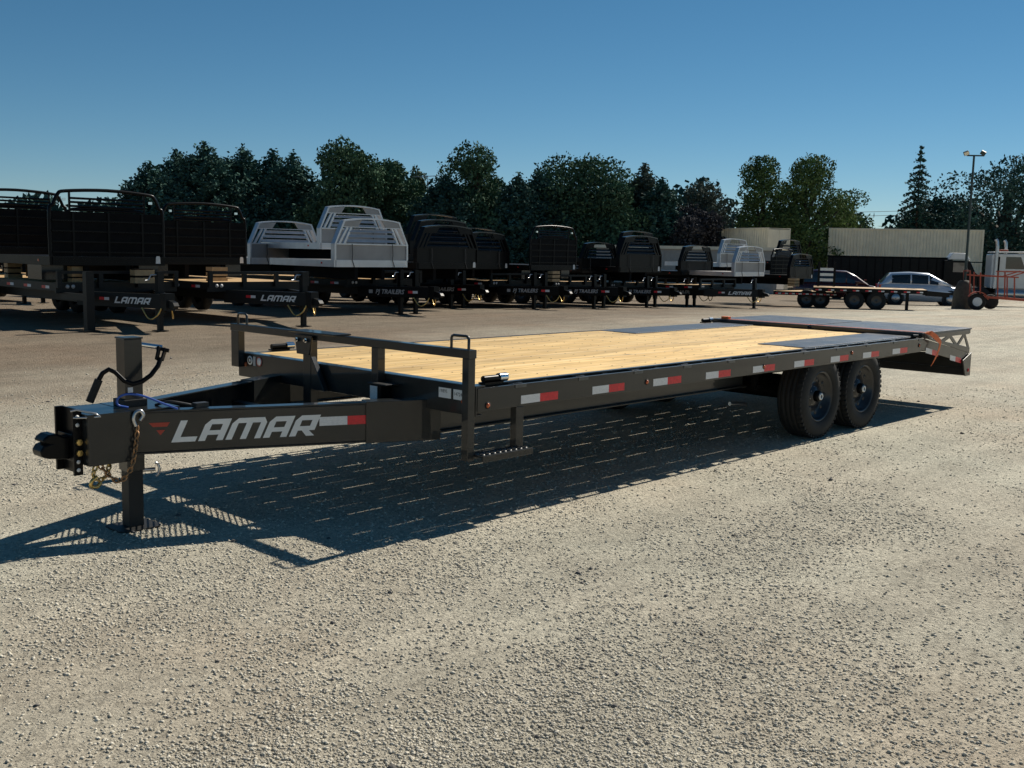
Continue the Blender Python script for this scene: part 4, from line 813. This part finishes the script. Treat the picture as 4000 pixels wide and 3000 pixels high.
# ------------------------------------------------------------------ right-hand background
def loft(mb, rings, smooth=True, cap=True):
    k = len(rings[0]); vs_ = [p for r_ in rings for p in r_]
    mb.add(vs_, [(i*k+j, i*k+(j+1) % k, (i+1)*k+(j+1) % k, (i+1)*k+j) for i in range(len(rings)-1) for j in range(k)], smooth)
    if cap: mb.add(rings[0], [tuple(range(k))]); mb.add(rings[-1], [tuple(range(k-1,-1,-1))])
    return mb
def car(name, label, cat, loc, rz, paint, prof, roof, hw, wheels, wr=.33):
    # prof: (x, z_bottom, z_top, half width); roof: (x, z, half width) over the belt line
    t = thing(name, label, cat, loc, rz); p = lambda n, mb, m, par=t: ob(n, mb, m, par)
    rings = []
    for x, zb, zt, h_ in prof:
        m_ = zb+(zt-zb)*.55; rings.append([(x, -h_*.9, zb), (x, h_*.9, zb), (x, h_, m_-.12), (x, h_, m_+.05), (x, h_*.94, zt-.03), (x, h_*.6, zt), (x, -h_*.6, zt), (x, -h_*.94, zt-.03), (x, -h_, m_+.05), (x, -h_, m_-.12)])
    body = p('body', loft(MB(), rings), paint)
    rr = []
    for x, z0, z1, h0, h1 in roof: rr.append([(x, -h0, z0), (x, h0, z0), (x, (h0+h1)/2+.02, (z0+z1)/2), (x, h1, z1-.05), (x, h1*.7, z1), (x, -h1*.7, z1), (x, -h1, z1-.05), (x, -(h0+h1)/2-.02, (z0+z1)/2)])
    p('roof', loft(MB(), rr), paint)
    for sg in (-1, 1):
        for a, b in zip(range(1, len(roof)-2), range(2, len(roof)-1)):
            xa, z0a, z1a, h0a, h1a = roof[a]; xb, z0b, z1b, h0b, h1b = roof[b]
            def pt(x, z0, z1, h0, h1, f, pad): 
                z = z0+(z1-.05-z0)*f; m_ = (h0+h1)/2+.02; hh_ = h0+(m_-h0)*min(1, f*2) if f < .5 else m_+(h1-m_)*(f*2-1); return (x+pad, sg*(hh_+.012), z)
            pad = .035; p('side_window', MB().add([pt(xa,z0a,z1a,h0a,h1a,f_,pad) for f_ in (.12,.5,.88)]+[pt(xb,z0b,z1b,h0b,h1b,f_,-pad) for f_ in (.88,.5,.12)], [(0,1,4,5),(1,2,3,4)]), 'glass')
    for a, nm in ((len(roof)-2, 'windscreen'), (0, 'rear_window')):
        (xa, z0a, z1a, h0a, h1a), (xb, z0b, z1b, h0b, h1b) = roof[a], roof[a+1]; o_ = .015
        lo, hi = ((xb, z1b, h1b), (xa, z1a, h1a)) if nm == 'windscreen' else ((xa, z1a, h1a), (xb, z1b, h1b)); sg = 1 if nm == 'windscreen' else -1
        p(nm, MB().add([(lo[0]+sg*o_, -lo[2]*.66, lo[1]+.03), (lo[0]+sg*o_, lo[2]*.66, lo[1]+.03), (hi[0]+sg*.06, hi[2]*.66, hi[1]-.01), (hi[0]+sg*.06, -hi[2]*.66, hi[1]-.01)], [(0,1,2,3)]), 'glassb')
    xf = prof[-1][0]; xr = prof[0][0]
    for sg in (-1, 1):
        p('headlight', MB().box((xf-.42, sg*(hw-.2)-.1, .62), (xf-.02, sg*(hw-.2)+.13*1, .74)), 'chrome'); p('tail_light', MB().box((xr-.012, sg*(hw-.22)-.12, .75), (xr+.25, sg*(hw-.22)+.2, .95)), 'redlens')
        p('mirror', MB().box((roof[-2][0]-.02, sg*(hw+.1)-.09, 1.0), (roof[-2][0]+.1, sg*(hw+.1)+.09, 1.13)), paint)
        for x in wheels:
            wh = p('wheel', MB().lathe([(wr*.62, .0), (wr*.6, sg*.02), (wr*.2, sg*.012), (.001, sg*.03)], (x, sg*(hw-.015), wr), 'y', 18), 'zinc')
            p('tyre', MB().lathe([(wr*.62, sg*.0), (wr*.8, sg*.02), (wr*.97, sg*.005), (wr, -sg*.04), (wr, -sg*.18)], (x, sg*(hw-.01), wr), 'y', 24), 'rubber', wh)
            p('wheel_arch', MB().lathe([(wr+.07, -sg*.2), (wr+.07, sg*.006), (wr*.6, sg*.004)], (x, sg*(hw-.02), wr+.01), 'y', 24), 'print')
    return t
VR = math.atan2(-math.sin(YAW+.33), math.cos(YAW+.33))      # across the view at the right of the yard
c = at(3605, 56.5)
hc_ = car('hatchback_car', 'silver blue hatchback parked beside the lamp pole base', 'car', (c.x, c.y, c.z), VR+.12, 'carsilver',
    [(-2.1,.45,.75,.70),(-2.02,.32,.98,.80),(-1.5,.24,1.0,.85),(0,.22,.98,.86),(.9,.22,.97,.86),(1.5,.24,.88,.84),(1.95,.28,.74,.78),(2.12,.4,.6,.66)],
    [(-2.0,.96,1.0,.74,.70),(-1.55,.97,1.5,.76,.56),(-.6,.96,1.56,.78,.6),(.25,.95,1.52,.78,.6),(.75,.95,1.28,.78,.64),(1.35,.93,.96,.76,.72)], .86, (-1.3, 1.3))
hc_.scale = (1.05, 1.05, 1.13)
c = at(3278, 63)
car('passenger_van', 'dark maroon van parked left of the silver blue hatchback', 'van', (c.x, c.y, c.z), VR+.12, 'carmaroon',
    [(-2.5,.5,.95,.86),(-2.42,.36,1.08,.94),(-1.5,.3,1.1,.96),(0,.3,1.1,.97),(1.0,.3,1.08,.97),(1.9,.32,1.02,.94),(2.35,.38,.9,.88),(2.5,.5,.74,.78)],
    [(-2.45,1.06,1.1,.86,.82),(-2.3,1.07,1.82,.88,.72),(-1.0,1.07,1.9,.9,.74),(.4,1.06,1.86,.9,.74),(.95,1.06,1.6,.9,.76),(1.7,1.03,1.08,.88,.84)], .97, (-1.6, 1.6), .37)
# containers and tan store
def container(label, px, s, z0, ln, rz, hgt=2.9, wd=2.44, group=None):
    b = at(px, s); t = thing('shipping_container', label, 'container', (b.x, b.y, b.z+z0), rz, group); p = lambda n, mb: ob(n, mb, 'tan', t)
    def wall(L_, y, sg):
        n = int(L_/.28); pts = []
        for k in range(n): x = -L_/2+.1+(L_-.2)*k/n; st_ = (L_-.2)/n; pts += [(x, 0), (x+st_*.25, 0), (x+st_*.5, .045), (x+st_*.75, .045)]
        pts.append((L_/2-.1, 0)); return pts
    for sg in (-1, 1):
        pts = wall(ln, 0, sg); q = MB(); v = [(x, sg*(wd/2-.06-d), z) for z in (.12, hgt-.12) for x, d in pts]; n = len(pts)
        p('corrugated_side', q.add(v, [(i, i+1, n+i+1, n+i) for i in range(n-1)]))
        p('bottom_rail', MB().box((-ln/2, min(sg*wd/2, sg*(wd/2-.1)), 0), (ln/2, max(sg*wd/2, sg*(wd/2-.1)), .119))); p('top_rail', MB().box((-ln/2, min(sg*wd/2, sg*(wd/2-.1)), hgt-.119), (ln/2, max(sg*wd/2, sg*(wd/2-.1)), hgt)))
        for sx in (-1, 1): p('corner_post', MB().box((sx*(ln/2-.08)-.08, sg*(wd/2-.08)-.08, .1195), (sx*(ln/2-.08)+.08, sg*(wd/2-.08)+.08, hgt-.1195)))
        for k in (0, 1): p('door', MB().box((sg*(ln/2-.03)-.02, -wd/2+.17+k*(wd/2-.16), .12), (sg*(ln/2-.03)+.02, -wd/2+.17+k*(wd/2-.16)+wd/2-.18, hgt-.12)))
    p('roof_sheet', MB().box((-ln/2+.05, -wd/2+.101, hgt-.06), (ln/2-.05, wd/2-.101, hgt-.02))); return t
ZC = 2.55
container('long tan shipping container on top of a stack, above the black hopper trailer', 3525, 100, ZC+.3, 13.6, VR+.06)
container('tan shipping container at the bottom of the stack behind the black hopper trailer', 3525, 100, -.15, 13.6, VR+.06)
container('short tan shipping container seen end and side on, behind the small silver beds', 2945, 92, ZC-.1, 6.1, VR-.75)
container('tan shipping container under the short one, mostly behind the small silver beds', 2945, 92, -.36, 6.1, VR-.75)
container('tan container partly cut off behind the white semi cab', 4030, 96, .05, 6.1, VR+.02)
b = at(2690, 88); st = thing('storage_shed', 'long low tan shed with pale eave behind the row of truck beds', 'shed', b, VR-.1); hz = zat(b, 962, 2690)-b.z
ob('wall', MB().box((-7.6, -1.5, -.3), (7.6, 1.5, hz-.25)), mat('shed_wall', (.36, .34, .31), .7, var=.1), st); ob('eave', MB().box((-7.75, -1.7, hz-.249), (7.75, 1.7, hz)), 'tan', st)
for k in range(5): ob('wall_panel', MB().box((-7.3+k*2.95, -1.53, .0), (-4.6+k*2.95, -1.501, hz-.35)), M['tan'] if False else bpy.data.materials['shed_wall'], st)
# black hopper trailer with tractor
b = at(3470, 76); hp_ = thing('hopper_trailer', 'black hopper semi trailer in front of the long tan container', 'trailer', b, VR+.05); Lh = 8.3
fn2 = lambda u, v, w_: (u, w_, v)
ob('hopper_body', MB().prism([(-Lh/2, 1.3), (-Lh/2, 3.05), (Lh/2, 3.05), (Lh/2, 1.3), (Lh/2-1.4, 1.2), (.9, .55), (.3, .55), (0, 1.2), (-.3, .55), (-.9, .55), (-Lh/2+1.4, 1.2)], (-1.25, 1.25), fn2), 'blackp', hp_, .03)
ob('top_rail', MB().box((-Lh/2-.05, -1.3, 3.051), (Lh/2+.05, 1.3, 3.14)), 'blackd', hp_)
for k in range(14): ob('rib', MB().box((-Lh/2+.3+k*.58, -1.3, 1.32), (-Lh/2+.36+k*.58, -1.251, 3.05)), 'blackd', hp_)
for k in range(8): ob('marker_light', MB().box((-3.6+k*1.0, -1.32, 1.42), (-3.45+k*1.0, -1.301, 1.48)), 'redlens', hp_)
for x in (-3.4, -2.2):
    for sg in (-1, 1): ob('wheel', MB().lathe([(.001, sg*.0), (.25, -sg*.05), (.3, 0), (.5, .0), (.52, -sg*.06), (.52, -sg*.5)], (x, sg*1.22, .52), 'y', 20), 'rubber', hp_)
b = at(3748, 74); sk_ = thing('semi_truck', 'dark semi truck with white roof cap hitched behind the lamp pole', 'truck', b, VR+.05)
ob('cab', MB().prism([(-1.1, .9), (-1.1, 2.9), (.55, 2.9), (.95, 2.1), (1.1, 2.0), (1.1, .9)], (-1.15, 1.15), fn2), 'blackp', sk_, .05)
ob('hood', MB().prism([(1.101, .75), (1.101, 1.95), (2.6, 1.75), (2.75, 1.5), (2.75, .75)], (-.95, .95), fn2), 'blackp', sk_, .06)
ob('roof_cap', MB().prism([(-.85, 2.95), (-.55, 3.42), (.25, 3.4), (.62, 2.95)], (-1.0, 1.0), fn2), 'white', sk_, .05)
ob('windscreen', MB().add([(.575, -.9, 2.86), (.575, .9, 2.86), (.965, .9, 2.12), (.965, -.9, 2.12)], [(0,1,2,3)]), 'glassb', sk_); ob('side_window', MB().add([(-.5, -1.154, 2.1), (.5, -1.154, 2.1), (.3, -1.154, 2.75), (-.5, -1.154, 2.75)], [(0,1,2,3)]), 'glass', sk_)
ob('frame_rail', MB().box((-3.2, -.45, .7), (1.0, .45, .899)), 'blackd', sk_)
for x in (-2.7, 2.1):
    for sg in (-1, 1): ob('wheel', MB().lathe([(.001, sg*.0), (.25, -sg*.05), (.3, 0), (.5, .0), (.52, -sg*.06), (.52, -sg*.4)], (x, sg*1.12, .52), 'y', 20), 'rubber', sk_)
# white semi at the frame edge
b = at(3960, 58); tk_ = thing('semi_truck', 'white semi truck cab with twin chrome exhaust stacks behind the orange trailer', 'truck', b, VR+.05); q_ = lambda n, mb, m, bv=0: ob(n, mb, m, tk_, bv)
q_('cab', MB().prism([(-1.25, 1.0), (-1.25, 2.85), (.35, 2.88), (.72, 2.05), (.85, 2.0), (.85, 1.0)], (-1.1, 1.1), fn2), 'truckwhite', .06)
q_('roof_visor', MB().prism([(-1.2, 2.905), (.36, 2.93), (.55, 2.84), (.75, 2.86), (.7, 2.95), (.3, 3.0), (-1.2, 2.97)], (-1.05, 1.05), fn2), 'white', .03)
q_('hood', MB().prism([(.851, .95), (.851, 1.98), (2.5, 1.78), (2.65, 1.55), (2.65, .95)], (-.88, .88), fn2), 'truckwhite', .08)
q_('side_window', MB().add([(-.55, -1.106, 2.05), (.42, -1.106, 2.05), (.18, -1.106, 2.7), (-.55, -1.106, 2.7)], [(0,1,2,3)]), 'glass'); q_('rear_side_window', MB().add([(-1.12, -1.106, 1.6), (-.85, -1.106, 1.6), (-.85, -1.106, 2.7), (-1.12, -1.106, 2.7)], [(0,1,2,3)]), 'blackd')
q_('windscreen', MB().add([(.38, -.95, 2.84), (.38, .95, 2.84), (.745, .95, 2.08), (.745, -.95, 2.08)], [(0,1,2,3)]), 'glassb')
for k, (x, y) in enumerate(((-.95, -1.25), (-.15, 1.2))):
    e = q_('exhaust_stack', MB().tube([(x-.1, y, 1.0), (x-.1, y, 3.2), (x-.13, y, 3.5), (x-.2, y, 3.62)], .09, 10), 'zinc')
q_('beacon', MB().box((-.75, -.3, 2.975), (-.35, .3, 3.1)), 'orangep', .02); q_('fender', MB().lathe([(.66, -.4), (.66, .02), (.0005, .02)], (1.75, -.95, .72), 'y', 22), 'print'); q_('front_wheel', MB().lathe([(.001, -.02), (.22, .03), (.28, 0), (.48, 0), (.52, .05), (.52, .35)], (1.75, -1.02, .52), 'y', 22), 'rubber')
q_('frame_rail', MB().box((-3.4, -.45, .75), (.84, .45, .999)), 'blackd'); q_('fuel_tank', MB().tube([(-.95, -.95, .72), (.55, -.95, .72)], .3, 14), 'zinc')
for x in (-2.9, -1.7):
    for sg in (-1, 1): q_('rear_wheel', MB().lathe([(.001, sg*.0), (.22, -sg*.05), (.28, 0), (.48, .0), (.52, -sg*.06), (.52, -sg*.5)], (x, sg*1.2, .52), 'y', 20), 'rubber')
# orange trailer
b = at(3880, 47); ot = thing('cargo_trailer', 'small orange frame trailer with pale wheel rims beside the lamp pole', 'trailer', b, VR+.12); q_ = lambda n, mb, m='orangep', bv=0: ob(n, mb, m, ot, bv)
for y in (-.65, .65):
    q_('side_beam', MB().bar((-1.0, y, .62), (2.3, y*.6, .42), .07, .1)); q_('top_bar', MB().bar((-1.0, y, 1.52), (.95, y, 1.47), .05, .06)); q_('top_bar', MB().bar((.3, y, 1.7), (1.35, y, 1.72), .05, .05)); q_('brace', MB().bar((.55, y, 1.47), (1.3, y, 1.74), .04, .05))
    for x, z1 in ((-1.05, 1.72), (-.62, 1.65), (.38, 1.7), (.78, 1.5)): q_('upright', MB().bar((x+.06, y, .55), (x, y, z1), .05, .06, (0,1,0)))
    wh = q_('wheel', MB().lathe([(.001, -.02), (.1, -.03), (.16, -.01), (.2, -.02), (.2, .15)], (-.72, y*1.42, .37), 'y', 20), 'white'); ob('tyre', MB().lathe([(.2, -.02), (.24, -.03), (.34, -.02), (.37, .03), (.37, .17)], (-.72, y*1.42, .37), 'y', 24), 'rubber', wh)
    ar = [(-.72+.46*math.cos(a), .37+.46*math.sin(a)) for a in np.linspace(.25, 2.6, 9)]; ai = [(-.72+.43*math.cos(a), .37+.43*math.sin(a)) for a in np.linspace(2.6, .25, 9)]
    q_('mudguard', MB().prism(ar+ai, (y*1.42-.12, y*1.42+.12), fn2))
q_('end_bar', MB().bar((-1.05, -.65, 1.7), (-1.05, .65, 1.7), .05, .06)); q_('axle', MB().tube([(-.72, -.9, .37), (-.72, .9, .37)], .04, 8), 'blackd')
q_('front_wheel', MB().lathe([(.001, -.02), (.16, -.02), (.3, -.02), (.33, .03), (.33, .2)], (.15, .5, .33), 'y', 18), 'rubber'); q_('hitch_stand', MB().bar((1.9, 0, 0), (1.9, 0, .5), .08, .08, (0,1,0)), 'blackd')
# lamp pole with concrete base
b = at(3773, 47.5); lp = thing('lamp_pole', 'dark yard lamp pole with two floodlights on a rough concrete base', 'lamp', b); zt = zat(b, 606, 3796)-b.z
ob('concrete_base', MB().lathe([(.46, -.1), (.47, .05), (.45, .4), (.40, .8), (.30, 1.12), (.2, 1.28), (.0005, 1.3)], (0,0,0), 'z', 18), 'conc', lp)
ob('pole', MB().tube([(.12, .02, 1.2), (.13, .02, zt)], [.06, .045], 12), 'galv', lp); ob('cross_arm', MB().bar((-.32*math.cos(VR)+.13, -.32*math.sin(VR), zt), (.4*math.cos(VR)+.13, .4*math.sin(VR), zt-.02), .06, .06), 'galv', lp)
for sg, m1 in ((-1, 'tan'), (1, 'galv')):
    mt = Matrix.Translation((.13+sg*.30*math.cos(VR), sg*.34*math.sin(VR), zt+.08)) @ Matrix.Rotation(VR, 4, 'Z') @ Matrix.Rotation(R(-22 if sg < 0 else 30), 4, 'Y') @ Matrix.Rotation(R(20), 4, 'X') @ Matrix.Scale(.66, 4)
    f_ = ob('floodlight', MB().box((-.17, -.10, -.1), (.17, .14, .16), mt), 'galv', lp, .02)
    ob('lens', MB().box((-.15, -.115, -.08), (.15, -.101, .14), mt), m1, f_)
ob('base_band', MB().box((-.12, -.475, .35), (.0, -.445, .95)), 'orangep', lp) if False else None
# low black trailers at the right
def low_trailer(label, px, s, ln, h, wheels, rack, jack):
    b = at(px, s); t = thing('flatbed_trailer', label, 'trailer', b, VR+.05); p = lambda n, mb, m='blackp', par=t: ob(n, mb, m, par)
    for k in range(10): p('plank', MB().box((-ln/2, -1.0+k*.2, h-.04), (ln/2, -1.0+k*.2+.193, h)), 'farwood')
    for y in (-1.08, 1.0): p('side_rail', MB().box((-ln/2, y, h-.16), (ln/2, y+.075, h-.005)))
    for k in range(9): q = p('reflective_tape', MB().box((-ln/2+.2+k*ln/9, -1.084, h-.12), (-ln/2+.32+k*ln/9, -1.0805, h-.07)), 'tapew'); p('red_half', MB().box((-ln/2+.08+k*ln/9, -1.084, h-.12), (-ln/2+.199+k*ln/9, -1.0805, h-.07)), 'taper', q)
    for x in wheels:
        for sg in (-1, 1):
            wh = p('wheel', MB().lathe([(.001, sg*.0), (.12, -sg*.04), (.19, .0), (.2, .0)], (x, sg*1.02, .38), 'y', 18), 'rim'); p('tyre', MB().lathe([(.2, 0), (.25, sg*.015), (.34, sg*.01), (.38, -sg*.03), (.38, -sg*.24)], (x, sg*1.02, .38), 'y', 22), 'rubber', wh)
    p('axle_beam', MB().box((min(wheels)-.3, -.75, .42), (max(wheels)+.3, .75, h-.165)), 'blackd')
    if rack:
        for x in (rack, rack+.62): p('rack_post', MB().box((x, -.95, h), (x+.09, -.83, h+1.25)))
        for k in range(3): p('rack_slat', MB().box((rack+.091, -.93, h+.45+k*.22), (rack+.619, -.88, h+.56+k*.22)), 'zinc')
    if jack:
        p('tongue', MB().bar((ln/2, -.6, h-.15), (ln/2+.9, 0, h-.2), .1, .18)); p('tongue', MB().bar((ln/2, .6, h-.15), (ln/2+.9, 0, h-.2), .1, .18))
        p('jack', MB().box((jack-.06, -.7, .02), (jack+.06, -.58, h+.0)).box((jack-.15, -.76, 0), (jack+.15, -.52, .0195))) 
    return t
low_trailer('black flatbed trailer with pale deck parked in front of the silver blue hatchback', 3400, 43, 4.3, .86, (-.55, .28), None, 1.45)
low_trailer('low black trailer with an upright slatted ramp rack at its end, below the maroon van', 3150, 45, 2.5, .68, (.1, .66), .5, None)
# antenna mast and wires
b = at(1668, 97); an = thing('antenna_mast', 'thin lattice antenna mast with a crosswise aerial between the maple and the oak', 'antenna', b); zt = zat(b, 690, 1668)-b.z
for k in range(3): a = 2.1*k; ob('leg', MB().tube([(.22*math.cos(a), .22*math.sin(a), -.5), (.05*math.cos(a), .05*math.sin(a), zt-.4)], .03, 5), 'zinc', an)
for k in range(12): z = zt*k/12.; r_ = .22-.17*k/12; ob('brace', MB().tube([(r_*math.cos(a), r_*math.sin(a), z) for a in (0, 2.1, 4.2)], .018, 4, False, True), 'zinc', an)
ae = ob('boom', MB().tube([(-1.2*math.cos(-.7), -1.2*math.sin(-.7), zt-.05), (1.2*math.cos(-.7), 1.2*math.sin(-.7), zt+.12)], .035, 6), 'zinc', an); ob('mast_top', MB().tube([(0,0,zt-.6), (0,0,zt+.1)], .035, 6), 'zinc', an)
for k in range(9): x = -1.1+k*.275; ob('element', MB().tube([(x*math.cos(-.7)-.3*math.sin(-.7), x*math.sin(-.7)-.3*math.cos(-.7), zt+.03+x*.07), (x*math.cos(-.7)+.3*math.sin(-.7), x*math.sin(-.7)+.3*math.cos(-.7), zt+.03+x*.07)], .016, 4), 'zinc', an)
for k, (py, lab) in enumerate(((806, 'upper of two power lines running past the thin ragged spruce'), (822, 'lower of two power lines running past the thin ragged spruce'))):
    p0, p1 = at(2300, 122), at(4500, 122); z0, z1 = zat(p0, py+25, 2300), zat(p1, py-25, 4500); pts = [p0.lerp(p1, t) for t in np.linspace(0, 1, 25)]
    o = p0.copy(); o.z = z0; t = thing('power_line', lab, 'power line', o)
    ob('cable', MB().tube([(q.x-o.x, q.y-o.y, (z0+(z1-z0)*i/24)-o.z-1.2*(1-(i/12-1)**2)+.6) for i, q in enumerate(pts)], .025, 4), 'galv', t)
    for e_, q in ((0, p0), (1, p1)): ob('utility_pole', MB().tube([(q.x-o.x, q.y-o.y+k*.3, q.z-o.z), (q.x-o.x, q.y-o.y+k*.3, (z1 if e_ else z0)-o.z+.8)], .12, 8), 'bark', t)
